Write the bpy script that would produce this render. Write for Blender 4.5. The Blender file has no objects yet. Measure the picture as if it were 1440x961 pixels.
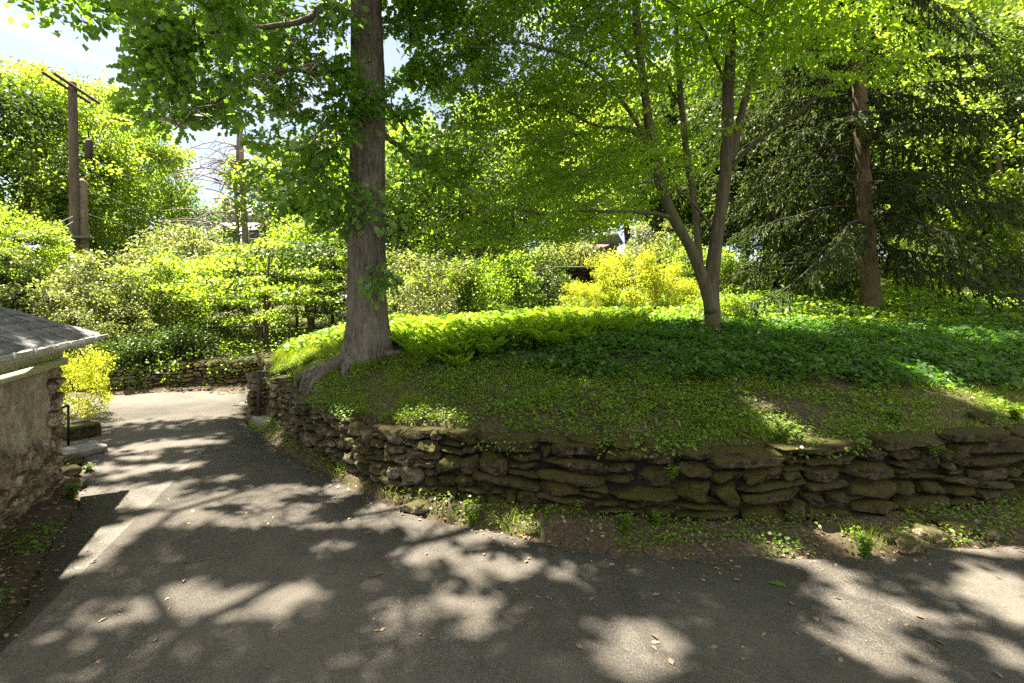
import bpy, math, random
import numpy as np
from mathutils import Vector, Matrix

random.seed(11)
RNG = np.random.default_rng(11)
scene = bpy.context.scene
COL = scene.collection
F, HOR, CH = 700.0, 420.0, 2.4          # focal length in pixels of a 1440 wide frame, horizon row, eye height


def W(px, py, d):
    """world point seen at a pixel of the photograph at a given distance"""
    return np.array([(px - 720.0) / F * d, d, CH - (py - HOR) / F * d])


def G(px, py, z=0.0):
    d = (CH - z) * F / (py - HOR)
    return W(px, py, d)


SUN_EL, SUN_AZ = math.radians(64), math.atan2(-0.79, 0.61)
SUN = np.array([math.sin(SUN_AZ) * math.cos(SUN_EL), math.cos(SUN_AZ) * math.cos(SUN_EL), math.sin(SUN_EL)])

# ------------------------------------------------------------------ numeric helpers


def hash3(ix, iy, iz, seed):
    n = (ix.astype(np.int64) * 374761393 + iy.astype(np.int64) * 668265263 + iz.astype(np.int64) * 2147483647 + seed * 974634541)
    n = (n ^ (n >> 13)) * 1274126177
    n = n ^ (n >> 16)
    return (n & 0xFFFFFF).astype(np.float64) / 0xFFFFFF


def vnoise(P, seed=0):
    P = np.asarray(P, float)
    i = np.floor(P).astype(np.int64)
    f = P - i
    f = f * f * (3 - 2 * f)
    out = 0
    for dx in (0, 1):
        wx = f[:, 0] if dx else 1 - f[:, 0]
        for dy in (0, 1):
            wy = f[:, 1] if dy else 1 - f[:, 1]
            for dz in (0, 1):
                wz = f[:, 2] if dz else 1 - f[:, 2]
                out = out + wx * wy * wz * hash3(i[:, 0] + dx, i[:, 1] + dy, i[:, 2] + dz, seed)
    return out * 2 - 1


def fbm(P, seed=0, octaves=3):
    a, s, o = 1.0, 1.0, 0
    for k in range(octaves):
        o = o + a * vnoise(np.asarray(P) * s, seed + k)
        a *= 0.5
        s *= 2.03
    return o


def sstep(a, b, x):
    t = np.clip((x - a) / (b - a), 0, 1)
    return t * t * (3 - 2 * t)


def poly_sdf(x, y, poly):
    """signed distance in plan, positive inside"""
    poly = np.asarray(poly, float)
    d = np.full(x.shape, 1e9)
    inside = np.zeros(x.shape, bool)
    for a, b in zip(poly, np.roll(poly, -1, 0)):
        e = b - a
        t = np.clip(((x - a[0]) * e[0] + (y - a[1]) * e[1]) / (e @ e + 1e-12), 0, 1)
        d = np.minimum(d, np.hypot(x - a[0] - t * e[0], y - a[1] - t * e[1]))
        c = (a[1] > y) != (b[1] > y)
        xi = (b[0] - a[0]) * (y - a[1]) / ((b[1] - a[1]) if b[1] != a[1] else 1e-9) + a[0]
        inside ^= c & (x < xi)
    return np.where(inside, d, -d)


def line_dist(x, y, line):
    d = np.full(np.shape(x), 1e9)
    for a, b in zip(line[:-1], line[1:]):
        a, b = np.array(a[:2], float), np.array(b[:2], float)
        e = b - a
        t = np.clip(((x - a[0]) * e[0] + (y - a[1]) * e[1]) / (e @ e), 0, 1)
        d = np.minimum(d, np.hypot(x - a[0] - t * e[0], y - a[1] - t * e[1]))
    return d


def resample(pts, step):
    pts = np.asarray(pts, float)
    s = np.r_[0, np.cumsum(np.linalg.norm(np.diff(pts, axis=0), axis=1))]
    n = max(2, int(round(s[-1] / step)) + 1)
    t = np.linspace(0, s[-1], n)
    return np.stack([np.interp(t, s, pts[:, k]) for k in range(pts.shape[1])], 1), t


def smooth_line(pts, step, rounds=3):
    p, _ = resample(pts, step)
    for _k in range(rounds):
        q = p.copy()
        q[1:-1] = (p[:-2] + 2 * p[1:-1] + p[2:]) / 4
        p = q
    return p


# ------------------------------------------------------------------ mesh and object helpers


class MB:
    """collects vertices and faces of ONE mesh"""

    def __init__(self):
        self.V, self.Fs, self.n, self.T = [], [], 0, []

    def add(self, V, faces, tint=None):
        V = np.asarray(V, float).reshape(-1, 3)
        if isinstance(faces, np.ndarray):
            faces = [faces]
        for f in faces:
            f = np.asarray(f, np.int64)
            if f.size:
                self.Fs.append((f.reshape(-1, f.shape[-1]) if f.ndim > 1 else f.reshape(1, -1)) + self.n)
        self.V.append(V)
        t = np.full(len(V), 0.5) if tint is None else np.broadcast_to(np.asarray(tint, float), (len(V),))
        self.T.append(t)
        self.n += len(V)
        return self

    def tube(self, P, R, sides=6, tint=None):
        P = np.asarray(P, float)
        R = np.broadcast_to(np.asarray(R, float), (len(P),))
        if len(P) < 2:
            return self
        T = np.gradient(P, axis=0)
        T /= np.linalg.norm(T, axis=1)[:, None] + 1e-12
        ref = np.array([0.0, 0, 1]) if abs(T[0][2]) < 0.9 else np.array([1.0, 0, 0])
        N = np.zeros_like(P)
        u = np.cross(T[0], ref)
        u /= np.linalg.norm(u)
        for i in range(len(P)):
            u = u - T[i] * (u @ T[i])
            u /= np.linalg.norm(u) + 1e-12
            N[i] = u
        B = np.cross(T, N)
        a = np.linspace(0, 2 * math.pi, sides, endpoint=False)
        V = P[:, None, :] + R[:, None, None] * (np.cos(a)[None, :, None] * N[:, None, :] + np.sin(a)[None, :, None] * B[:, None, :])
        m = len(P)
        i = np.arange(m - 1)[:, None] * sides
        j = np.arange(sides)[None, :]
        k = (j + 1) % sides
        q = np.stack([i + j, i + k, i + sides + k, i + sides + j], -1).reshape(-1, 4)
        V = V.reshape(-1, 3)
        caps = [np.arange(sides)[::-1], (m - 1) * sides + np.arange(sides)]
        return self.add(V, [q] + caps, tint)

    def box(self, c, s, M=None, tint=None):
        c, s = np.asarray(c, float), np.asarray(s, float) / 2
        V = np.array([[x, y, z] for x in (-1, 1) for y in (-1, 1) for z in (-1, 1)], float) * s
        if M is not None:
            V = V @ np.asarray(M, float).T
        Fq = np.array([[0, 1, 3, 2], [4, 6, 7, 5], [0, 4, 5, 1], [2, 3, 7, 6], [0, 2, 6, 4], [1, 5, 7, 3]])
        return self.add(V + c, Fq, tint)

    def mesh(self, name, mats, smooth=False):
        me = bpy.data.meshes.new(name)
        V = np.concatenate(self.V)
        tot = np.concatenate([np.full(len(f), f.shape[1], np.int32) for f in self.Fs])
        loops = np.concatenate([f.ravel() for f in self.Fs]).astype(np.int32)
        start = np.r_[0, np.cumsum(tot)[:-1]].astype(np.int32)
        me.vertices.add(len(V))
        me.vertices.foreach_set('co', V.astype(np.float32).ravel())
        me.loops.add(len(loops))
        me.loops.foreach_set('vertex_index', loops)
        me.polygons.add(len(tot))
        me.polygons.foreach_set('loop_start', start)
        me.polygons.foreach_set('loop_total', tot)
        if smooth:
            me.polygons.foreach_set('use_smooth', np.ones(len(tot), bool))
        at = me.attributes.new('tint', 'FLOAT', 'POINT')
        at.data.foreach_set('value', np.concatenate(self.T).astype(np.float32))
        me.update()
        for m in (mats if isinstance(mats, (list, tuple)) else [mats]):
            me.materials.append(m)
        return me

    def build(self, name, mats, parent=None, smooth=False):
        o = bpy.data.objects.new(name, self.mesh(name, mats, smooth))
        COL.objects.link(o)
        if parent is not None:
            o.parent = parent
            o.matrix_parent_inverse = Matrix.Translation(-parent.location) if False else Matrix.Identity(4)
            o.location = -parent.location if parent.type == 'EMPTY' and parent.get('world_parts') else (0, 0, 0)
        return o


def tag(o, label, cat, group=None, kind=None):
    o['label'] = label
    o['category'] = cat
    if group:
        o['group'] = group
    if kind:
        o['kind'] = kind
    return o


def thing(name, label, cat, loc=(0, 0, 0), group=None, world=True):
    """an Empty at the base of a thing; with world=True its parts are meshed in world coordinates"""
    o = bpy.data.objects.new(name, None)
    COL.objects.link(o)
    o.location = [float(v) for v in loc]
    o.empty_display_size = 0.2
    if world:
        o['world_parts'] = 1
    return tag(o, label, cat, group)


def kind(o, k):
    o['kind'] = k
    return o


def copy_tree(o, parent=None):
    c = o.copy()
    COL.objects.link(c)
    if parent is not None:
        c.parent = parent
    for ch in list(o.children):
        copy_tree(ch, c)
    return c


# ------------------------------------------------------------------ materials


class Nt:
    def __init__(self, name):
        self.m = bpy.data.materials.new(name)
        self.m.use_nodes = True
        self.t = self.m.node_tree
        self.t.nodes.clear()
        self.out = self.n('ShaderNodeOutputMaterial')

    def n(self, typ, **kw):
        nd = self.t.nodes.new(typ)
        for k, v in kw.items():
            if hasattr(nd, k):
                setattr(nd, k, v)
        return nd

    def l(self, a, b):
        self.t.links.new(a, b)

    def set(self, node, **kw):
        for k, v in kw.items():
            node.inputs[k.replace('_', ' ')].default_value = v
        return node

    def coord(self, scale=(1, 1, 1)):
        tc = self.n('ShaderNodeTexCoord')
        mp = self.n('ShaderNodeMapping')
        mp.inputs['Scale'].default_value = scale
        self.l(tc.outputs['Object'], mp.inputs['Vector'])
        return mp.outputs['Vector']

    def noise(self, vec, scale, detail=4, rough=0.6):
        nd = self.n('ShaderNodeTexNoise')
        nd.inputs['Scale'].default_value = scale
        nd.inputs['Detail'].default_value = detail
        nd.inputs['Roughness'].default_value = rough
        if vec is not None:
            self.l(vec, nd.inputs['Vector'])
        return nd.outputs['Fac']

    def ramp(self, fac, stops):
        r = self.n('ShaderNodeValToRGB')
        e = r.color_ramp.elements
        while len(e) < len(stops):
            e.new(0.5)
        for k, (p, c) in enumerate(stops):
            e[k].position = p
            e[k].color = (*c, 1) if len(c) == 3 else c
        self.l(fac, r.inputs['Fac'])
        return r.outputs['Color']

    def mix(self, fac, a, b, mode='MIX'):
        m = self.n('ShaderNodeMix', data_type='RGBA', blend_type=mode)
        for sock, v in ((m.inputs[0], fac), (m.inputs[6], a), (m.inputs[7], b)):
            if hasattr(v, 'is_output'):
                self.l(v, sock)
            else:
                sock.default_value = v if not isinstance(v, tuple) else ((*v, 1) if len(v) == 3 else v)
        return m.outputs[2]

    def math(self, op, a, b=0.5):
        m = self.n('ShaderNodeMath', operation=op)
        for sock, v in ((m.inputs[0], a), (m.inputs[1], b)):
            if hasattr(v, 'is_output'):
                self.l(v, sock)
            else:
                sock.default_value = v
        return m.outputs[0]

    def attr(self, name='tint'):
        a = self.n('ShaderNodeAttribute')
        a.attribute_name = name
        return a.outputs['Fac']

    def bump(self, h, strength=0.5, dist=0.02, prev=None):
        b = self.n('ShaderNodeBump')
        b.inputs['Strength'].default_value = strength
        b.inputs['Distance'].default_value = dist
        self.l(h, b.inputs['Height'])
        if prev is not None:
            self.l(prev, b.inputs['Normal'])
        return b.outputs['Normal']

    def bsdf(self, color, rough=0.8, normal=None, metallic=0.0, spec=0.3):
        p = self.n('ShaderNodeBsdfPrincipled')
        if hasattr(color, 'is_output'):
            self.l(color, p.inputs['Base Color'])
        else:
            p.inputs['Base Color'].default_value = (*color, 1)
        if hasattr(rough, 'is_output'):
            self.l(rough, p.inputs['Roughness'])
        else:
            p.inputs['Roughness'].default_value = rough
        p.inputs['Metallic'].default_value = metallic
        p.inputs['Specular IOR Level'].default_value = spec
        if normal is not None:
            self.l(normal, p.inputs['Normal'])
        self.l(p.outputs[0], self.out.inputs['Surface'])
        return self.m


def leaf_mat(name, dark, light, trans, tmix=0.45, gloss=0.05, grough=0.45):
    t = Nt(name)
    f = t.attr()
    col = t.mix(f, dark, light)
    tr = t.mix(f, tuple(0.7 * v for v in trans), tuple(min(1, 1.25 * v) for v in trans))
    d = t.n('ShaderNodeBsdfDiffuse')
    t.l(col, d.inputs['Color'])
    s = t.n('ShaderNodeBsdfTranslucent')
    t.l(tr, s.inputs['Color'])
    m = t.n('ShaderNodeMixShader')
    m.inputs[0].default_value = tmix
    t.l(d.outputs[0], m.inputs[1])
    t.l(s.outputs[0], m.inputs[2])
    g = t.n('ShaderNodeBsdfGlossy')
    g.inputs['Roughness'].default_value = grough
    g.inputs['Color'].default_value = (1, 0.98, 0.85, 1)
    m2 = t.n('ShaderNodeMixShader')
    m2.inputs[0].default_value = gloss
    t.l(m.outputs[0], m2.inputs[1])
    t.l(g.outputs[0], m2.inputs[2])
    t.l(m2.outputs[0], t.out.inputs['Surface'])
    return t.m


def bark_mat(name, c1, c2, vs=5.0, moss=0.0, strength=0.8):
    t = Nt(name)
    v = t.coord((1, 1, 0.16))
    n1 = t.noise(v, vs * 4, 6, 0.7)
    n2 = t.noise(t.coord(), 1.4, 3)
    n3 = t.noise(t.coord((1, 1, 0.3)), vs * 14, 3)
    col = t.ramp(n1, [(0.32, c1), (0.62, c2)])
    col = t.mix(t.math('MULTIPLY', n3, 0.5), col, tuple(0.45 * x for x in c1))
    if moss:
        col = t.mix(t.ramp(n2, [(0.5, (0, 0, 0)), (0.68, (moss,) * 3)]), col, (0.07, 0.09, 0.025))
    else:
        col = t.mix(t.ramp(n2, [(0.45, (0, 0, 0)), (0.75, (0.4,) * 3)]), col, tuple(1.5 * x for x in c2))
    nb = t.bump(n1, strength, 0.03)
    nb = t.bump(n3, 0.4, 0.006, nb)
    return t.bsdf(col, 0.95, nb, spec=0.15)


def stone_mat(name, base, light, moss_amt=0.5, lichen=0.25):
    t = Nt(name)
    v = t.coord()
    n1 = t.noise(v, 7, 6, 0.72)
    n2 = t.noise(v, 34, 6, 0.75)
    n3 = t.noise(v, 2.6, 6, 0.7)
    n4 = t.noise(v, 110, 4, 0.7)
    n5 = t.noise(v, 14, 5, 0.7)
    f = t.attr()
    col = t.mix(f, base, light)
    col = t.mix(t.ramp(n5, [(0.42, (0, 0, 0)), (0.66, (0.8,) * 3)]), col, tuple(min(1, 1.7 * x) for x in light))
    col = t.mix(t.ramp(n1, [(0.32, (0.85,) * 3), (0.56, (0, 0, 0))]), col, tuple(0.32 * x for x in base))
    col = t.mix(t.ramp(n2, [(0.54, (0, 0, 0)), (0.66, (min(1, 1.6 * lichen),) * 3)]), col, (0.36, 0.33, 0.25))
    geo = t.n('ShaderNodeNewGeometry')
    sep = t.n('ShaderNodeSeparateXYZ')
    t.l(geo.outputs['Normal'], sep.inputs[0])
    up = t.math('MULTIPLY', sep.outputs[2], 0.26)
    mm = t.math('ADD', t.math('ADD', n3, up), t.math('MULTIPLY', n2, 0.3))
    mo = t.ramp(mm, [(0.72 - 0.25 * moss_amt, (0, 0, 0)), (0.84 - 0.25 * moss_amt, (0.9,) * 3)])
    mcol = t.mix(t.ramp(n4, [(0.35, (0, 0, 0)), (0.65, (1, 1, 1))]), (0.016, 0.016, 0.003), (0.075, 0.070, 0.010))
    col = t.mix(mo, col, mcol)
    col = t.mix(t.ramp(n4, [(0.36, (0.6,) * 3), (0.5, (0, 0, 0))]), col, tuple(0.3 * x for x in base))
    nb = t.bump(n1, 0.9, 0.05)
    nb = t.bump(n2, 0.9, 0.02, nb)
    nb = t.bump(n4, 0.7, 0.006, nb)
    return t.bsdf(col, 0.93, nb, spec=0.2)


def plain_mat(name, c, rough=0.6, var=0.25, scale=8, metallic=0.0, bump=0.15):
    t = Nt(name)
    n1 = t.noise(t.coord(), scale, 5)
    col = t.mix(t.ramp(n1, [(0.35, (0, 0, 0)), (0.7, (1, 1, 1))]), tuple(x * (1 - var) for x in c), tuple(min(1, x * (1 + var)) for x in c))
    return t.bsdf(col, rough, t.bump(n1, bump, 0.01), metallic)


def asphalt_mat():
    t = Nt('asphalt')
    v = t.coord()
    n1 = t.noise(v, 150, 3, 0.75)
    n2 = t.noise(v, 0.9, 5, 0.6)
    n3 = t.noise(v, 60, 3, 0.6)
    vo = t.n('ShaderNodeTexVoronoi')
    vo.inputs['Scale'].default_value = 130
    t.l(v, vo.inputs['Vector'])
    hv = t.n('ShaderNodeRGBToBW')
    t.l(vo.outputs['Color'], hv.inputs[0])
    col = t.ramp(hv.outputs[0], [(0.12, (0.046, 0.041, 0.034)), (0.5, (0.094, 0.083, 0.069)), (0.88, (0.18, 0.158, 0.129))])
    col = t.mix(t.ramp(n1, [(0.42, (0.65,) * 3), (0.6, (0, 0, 0))]), col, (0.035, 0.033, 0.032))
    col = t.mix(t.ramp(n2, [(0.38, (0, 0, 0)), (0.66, (0.65,) * 3)]), col, (0.14, 0.122, 0.10))
    col = t.mix(t.ramp(t.noise(v, 2.7, 6, 0.7), [(0.5, (0, 0, 0)), (0.7, (0.28,) * 3)]), col, (0.05, 0.046, 0.043))
    nb = t.bump(n3, 0.35, 0.006)
    nb = t.bump(hv.outputs[0], 0.75, 0.005, nb)
    return t.bsdf(col, 0.93, nb, spec=0.22)


def ground_mat():
    t = Nt('soil_and_moss')
    v = t.coord()
    n1 = t.noise(v, 1.1, 6, 0.65)
    n2 = t.noise(v, 22, 5, 0.7)
    n3 = t.noise(v, 75, 3, 0.7)
    soil = t.ramp(n2, [(0.3, (0.028, 0.021, 0.013)), (0.5, (0.058, 0.044, 0.029)), (0.7, (0.11, 0.084, 0.056))])
    soil = t.mix(t.ramp(n3, [(0.55, (0, 0, 0)), (0.72, (0.6,) * 3)]), soil, (0.17, 0.13, 0.085))
    green = t.ramp(n2, [(0.3, (0.022, 0.036, 0.008)), (0.7, (0.06, 0.085, 0.014))])
    cover = t.attr('tint')
    m = t.ramp(t.math('ADD', t.math('MULTIPLY', n1, 0.9), t.math('SUBTRACT', cover, 0.42)), [(0.44, (0, 0, 0)), (0.62, (0.9,) * 3)])
    col = t.mix(m, soil, green)
    nb = t.bump(n2, 0.8, 0.035)
    nb = t.bump(n3, 0.6, 0.01, nb)
    return t.bsdf(col, 0.97, nb, spec=0.1)


M = {}
M['asphalt'] = asphalt_mat()
M['ground'] = ground_mat()
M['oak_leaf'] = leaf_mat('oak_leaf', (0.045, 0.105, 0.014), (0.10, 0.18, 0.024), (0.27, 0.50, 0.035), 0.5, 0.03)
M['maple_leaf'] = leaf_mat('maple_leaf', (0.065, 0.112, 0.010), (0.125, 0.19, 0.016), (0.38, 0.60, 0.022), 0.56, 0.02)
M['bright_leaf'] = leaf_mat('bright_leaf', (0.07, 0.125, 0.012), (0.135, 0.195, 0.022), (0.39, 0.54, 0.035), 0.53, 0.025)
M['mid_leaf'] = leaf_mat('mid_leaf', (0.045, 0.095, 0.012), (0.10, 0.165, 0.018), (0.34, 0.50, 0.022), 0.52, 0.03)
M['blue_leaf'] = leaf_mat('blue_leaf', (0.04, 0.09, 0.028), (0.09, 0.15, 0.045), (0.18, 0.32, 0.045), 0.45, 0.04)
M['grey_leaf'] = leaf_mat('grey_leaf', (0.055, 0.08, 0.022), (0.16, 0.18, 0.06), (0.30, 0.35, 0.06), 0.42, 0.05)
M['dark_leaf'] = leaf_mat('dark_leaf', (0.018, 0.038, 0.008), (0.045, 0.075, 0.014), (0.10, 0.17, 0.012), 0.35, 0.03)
M['yellow_leaf'] = leaf_mat('yellow_leaf', (0.17, 0.21, 0.012), (0.36, 0.38, 0.025), (0.52, 0.56, 0.03), 0.5, 0.02)
M['needle'] = leaf_mat('spruce_needle', (0.018, 0.034, 0.010), (0.045, 0.066, 0.018), (0.10, 0.15, 0.02), 0.32, 0.012)
M['ivy'] = leaf_mat('ivy_leaf', (0.02, 0.06, 0.009), (0.055, 0.12, 0.015), (0.14, 0.36, 0.014), 0.42, 0.03)
M['fern'] = leaf_mat('fern_frond', (0.07, 0.14, 0.012), (0.14, 0.22, 0.02), (0.42, 0.62, 0.03), 0.54, 0.02)
M['grass'] = leaf_mat('grass_blade', (0.075, 0.135, 0.010), (0.155, 0.205, 0.016), (0.34, 0.44, 0.018), 0.48, 0.02)
M['weed'] = leaf_mat('weed_leaf', (0.06, 0.125, 0.012), (0.13, 0.20, 0.022), (0.30, 0.48, 0.02), 0.46, 0.025)
M['litter'] = leaf_mat('dead_leaf', (0.10, 0.055, 0.03), (0.30, 0.21, 0.13), (0.12, 0.07, 0.03), 0.15, 0.05)
M['oak_bark'] = bark_mat('oak_bark', (0.034, 0.029, 0.021), (0.185, 0.166, 0.13), 6, 0, 1.0)
M['maple_bark'] = bark_mat('maple_bark', (0.05, 0.042, 0.026), (0.135, 0.115, 0.075), 3, 0.7, 0.35)
M['spruce_bark'] = bark_mat('spruce_bark', (0.05, 0.034, 0.02), (0.16, 0.115, 0.066), 5, 0.5, 0.7)
M['spruce_twig'] = plain_mat('spruce_twig', (0.035, 0.027, 0.019), 0.95, 0.3)
M['grey_bark'] = bark_mat('grey_bark', (0.06, 0.05, 0.038), (0.16, 0.135, 0.10), 5)
M['dead_bark'] = bark_mat('dead_bark', (0.14, 0.105, 0.09), (0.30, 0.25, 0.22), 5)
M['stone'] = stone_mat('mossy_stone', (0.016, 0.012, 0.006), (0.078, 0.058, 0.034), 0.42, 0.24)
M['grey_stone'] = stone_mat('grey_stone', (0.085, 0.068, 0.046), (0.22, 0.18, 0.125), 0.34, 0.30)
M['far_stone'] = stone_mat('tan_stone', (0.20, 0.15, 0.09), (0.38, 0.30, 0.20), 0.3, 0.2)
M['earth'] = plain_mat('dark_earth', (0.014, 0.011, 0.008), 1.0, 0.4, 20)
M['concrete'] = plain_mat('concrete', (0.16, 0.15, 0.14), 0.85, 0.25, 14, 0, 0.3)
M['black_iron'] = plain_mat('black_iron', (0.015, 0.015, 0.016), 0.45, 0.2, 20, 0.4)
M['rust_iron'] = plain_mat('rusty_iron', (0.06, 0.045, 0.038), 0.75, 0.4, 25, 0.3)
M['pole_wood'] = bark_mat('weathered_pole', (0.075, 0.055, 0.045), (0.16, 0.125, 0.10), 6, 0, 0.35)
M['old_pole'] = bark_mat('pale_pole', (0.13, 0.10, 0.075), (0.24, 0.19, 0.14), 6, 0, 0.35)
M['cable'] = plain_mat('cable', (0.10, 0.10, 0.105), 0.6)
M['steel'] = plain_mat('galvanised', (0.13, 0.13, 0.125), 0.5, 0.2, 15, 0.5)
M['white_paint'] = plain_mat('white_paint', (0.72, 0.71, 0.68), 0.6, 0.06, 4)
M['cream_gutter'] = plain_mat('gutter_paint', (0.62, 0.60, 0.55), 0.5, 0.14, 7)
M['sage_paint'] = plain_mat('sage_paint', (0.54, 0.54, 0.37), 0.6, 0.09, 5)
M['house_wall'] = plain_mat('house_wall', (0.66, 0.63, 0.6), 0.9, 0.06, 3)
M['house_roof'] = plain_mat('house_roof', (0.27, 0.26, 0.27), 0.9, 0.3, 10)
M['brick'] = plain_mat('chimney_brick', (0.40, 0.35, 0.33), 0.9, 0.3, 14)
M['glass_dark'] = plain_mat('window_glass', (0.04, 0.05, 0.06), 0.12, 0.1, 2)
M['shutter'] = plain_mat('shutter', (0.05, 0.06, 0.09), 0.6)

# ------------------------------------------------------------------ plan of the place

FRONT = [(14, 8.9), (9, 6.7), tuple(G(1440, 722)[:2]), tuple(G(1200, 742)[:2]), tuple(G(1000, 748)[:2]), tuple(G(800, 740)[:2]),
         tuple(G(640, 720)[:2]), tuple(G(520, 690)[:2]), tuple(G(430, 640)[:2]), tuple(G(400, 615)[:2]), tuple(G(388, 603)[:2])]
GATE_A = np.array(G(388, 603)[:2])
GATE_B = np.array(G(360, 589)[:2])
LEFT_EDGE = [tuple(GATE_B), (-6.55, 13.1)]
BANK = FRONT + LEFT_EDGE + [(-7.4, 17), (-11, 26), (-16, 60), (90, 60), (90, 20)]
DRIVE = [(14, 8.0), (9, 6.0), (G(1440, 768)[0], G(1440, 768)[1]), tuple(G(1200, 786)[:2]), tuple(G(960, 790)[:2]), tuple(G(800, 772)[:2]),
         tuple(G(650, 742)[:2]), tuple(G(500, 695)[:2]), tuple(G(405, 640)[:2]), tuple(G(350, 602)[:2]), (-5.55, 10.4), (-6.95, 12.95),
         (-8.6, 12.75), (-10.2, 12.2), (-16, 11.0), (-19, 10.2), (-19, 7.6), (-9.4, 8.7), (-7.4, 8.15), tuple(G(118, 640)[:2]),
         tuple(G(112, 715)[:2]), tuple(G(50, 815)[:2]), tuple(G(0, 885)[:2]), (-2.6, 0.5), (-2.4, -12), (14, -12)]
FAR_LINE = [(-22, 11.2), (-16, 12.0), (-10.3, 12.95), (-7.0, 13.9), (-3.5, 15.4), (0, 18)]
FAR_ZONE = [(-60, 6.5), (-22, 11.2)] + FAR_LINE[1:] + [(0, 70), (-60, 70)]
GDIR = np.array([0.72, 0.69])
GMID = (GATE_A + GATE_B) / 2
GN = np.array([-0.69, 0.72])
GW = 0.5
STAIR = [tuple(GMID - GDIR * 0.3 - GN * 0.42), tuple(GMID + GDIR * 2.3 - GN * 0.38), tuple(GMID + GDIR * 2.3 + GN * 0.38), tuple(GMID - GDIR * 0.3 + GN * 0.42)]


def hz(x, y):
    """height of the ground"""
    x, y = np.asarray(x, float), np.asarray(y, float)
    P = np.stack([x, y, 0 * x], -1).reshape(-1, 3)
    wob = (fbm(P * 0.55, 3) * 0.05 + fbm(P * 2.3, 5) * 0.02).reshape(x.shape)
    db = poly_sdf(x, y, BANK)
    df = poly_sdf(x, y, FAR_ZONE)
    dd = poly_sdf(x, y, DRIVE)
    low = np.where(dd > 0, -0.05, np.minimum(0.05, -dd * 0.5 - 0.04) + wob * 0.6 * np.clip(-dd * 3, 0, 1))
    mound = 0.09 * np.exp(-(np.maximum(-db, 0) / 0.18) ** 2) * (db < 0) * (dd < 0)
    low = low + mound * np.clip(-dd * 4, 0, 1)
    D = np.maximum(db, 0)
    top = np.interp(D, [0, 0.3, 1.4, 2.0, 3, 5, 9, 14], [0.82, 0.87, 1.21, 1.38, 1.54, 1.67, 1.78, 1.9]) + wob
    top = top + 0.17 * np.exp(-((x + 2.67) ** 2 + (y - 9.25) ** 2) / 1.1 ** 2)
    right = sstep(2, 9, x)
    yy = np.clip(y - 12, 0, 34)
    top = top + (0.03 + 0.085 * right) * yy
    top = top + 1.35 * sstep(23.9, 24.4, y) * sstep(-4, -1, x) * (1 - sstep(7, 10, x))
    far = 0.62 + 0.075 * np.clip(df, 0, 45) + wob
    z = low
    z = np.where(df > 0, np.maximum(z, low + (far - low) * sstep(0.08, 0.22, df)), z)
    zb = low + (top - low) * sstep(0.10, 0.30, db)
    back = sstep(14, 20, y) * (x < -2)
    z = np.where(db > 0, np.where(df > 0, np.where(df < 0, zb, np.maximum(z, zb * (1 - back) + z * back)), zb), z)
    ds = poly_sdf(x, y, STAIR)
    u = (x - GMID[0]) * GDIR[0] + (y - GMID[1]) * GDIR[1]
    ramp = np.clip(u * 0.55 - 0.04, -0.04, 2)
    z = np.where(ds > 0, np.minimum(z, ramp + (1 - np.clip(ds / 0.08, 0, 1)) * 0.1), z)
    return z


def gz(x, y):
    return float(hz(np.array([x]), np.array([y]))[0])


# ---- ground sheet
def axis(parts):
    out = []
    for a, b, s in parts:
        out += list(np.arange(a, b, s))
    return np.array(out + [parts[-1][1]])


gx = axis([(-420, -60, 30), (-60, -20, 2.5), (-20, -8, 0.4), (-8, 9, 0.085), (9, 20, 0.4), (20, 60, 2.5), (60, 420, 30)])
gy = axis([(-60, -12, 6), (-12, 1, 1.0), (1, 4, 0.25), (4, 14.2, 0.085), (14.2, 30, 0.3), (30, 60, 2), (60, 480, 30)])
GX, GY = np.meshgrid(gx, gy)
GZ = hz(GX, GY)
nx, ny = len(gx), len(gy)
ii = (np.arange(ny - 1)[:, None] * nx + np.arange(nx - 1)[None, :]).ravel()
cover = np.clip(poly_sdf(GX, GY, BANK), -1, 3)
cov = np.where(cover > 0, 0.40 + 0.12 * fbm(np.stack([GX, GY, 0 * GX], -1).reshape(-1, 3) * 0.8, 9).reshape(GX.shape), 0.28)
cov = np.where(poly_sdf(GX, GY, FAR_ZONE) > 0.3, 0.5, cov)
gb = MB().add(np.stack([GX, GY, GZ], -1).reshape(-1, 3), np.stack([ii, ii + 1, ii + 1 + nx, ii + nx], -1), cov.ravel())
kind(gb.build('ground', M['ground'], smooth=True), 'structure')

# ---- the asphalt drive
dp, _ = resample(np.array(DRIVE + [DRIVE[0]]), 0.16)
dp = dp[:-1]
cen = np.array([[p[0], p[1], 0] for p in dp])
k = fbm(cen * 2.2, 21) * 0.07 + fbm(cen * 7, 22) * 0.025
tng = np.roll(dp, -1, 0) - np.roll(dp, 1, 0)
nrm = np.stack([tng[:, 1], -tng[:, 0]], 1) / (np.linalg.norm(tng, axis=1)[:, None] + 1e-9)
dp2 = dp + nrm * k[:, None]
drv = MB()
nV = len(dp2)
top = np.c_[dp2, np.full(nV, 0.006)]
bot = np.c_[dp2 , np.full(nV, -0.09)]
ring = np.arange(nV)
drv.add(np.r_[top, bot], [ring, np.stack([ring, np.roll(ring, -1), np.roll(ring, -1) + nV, ring + nV], 1)[:, ::-1]])
kind(drv.build('driveway', M['asphalt']), 'structure')

# ------------------------------------------------------------------ leaves

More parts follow.
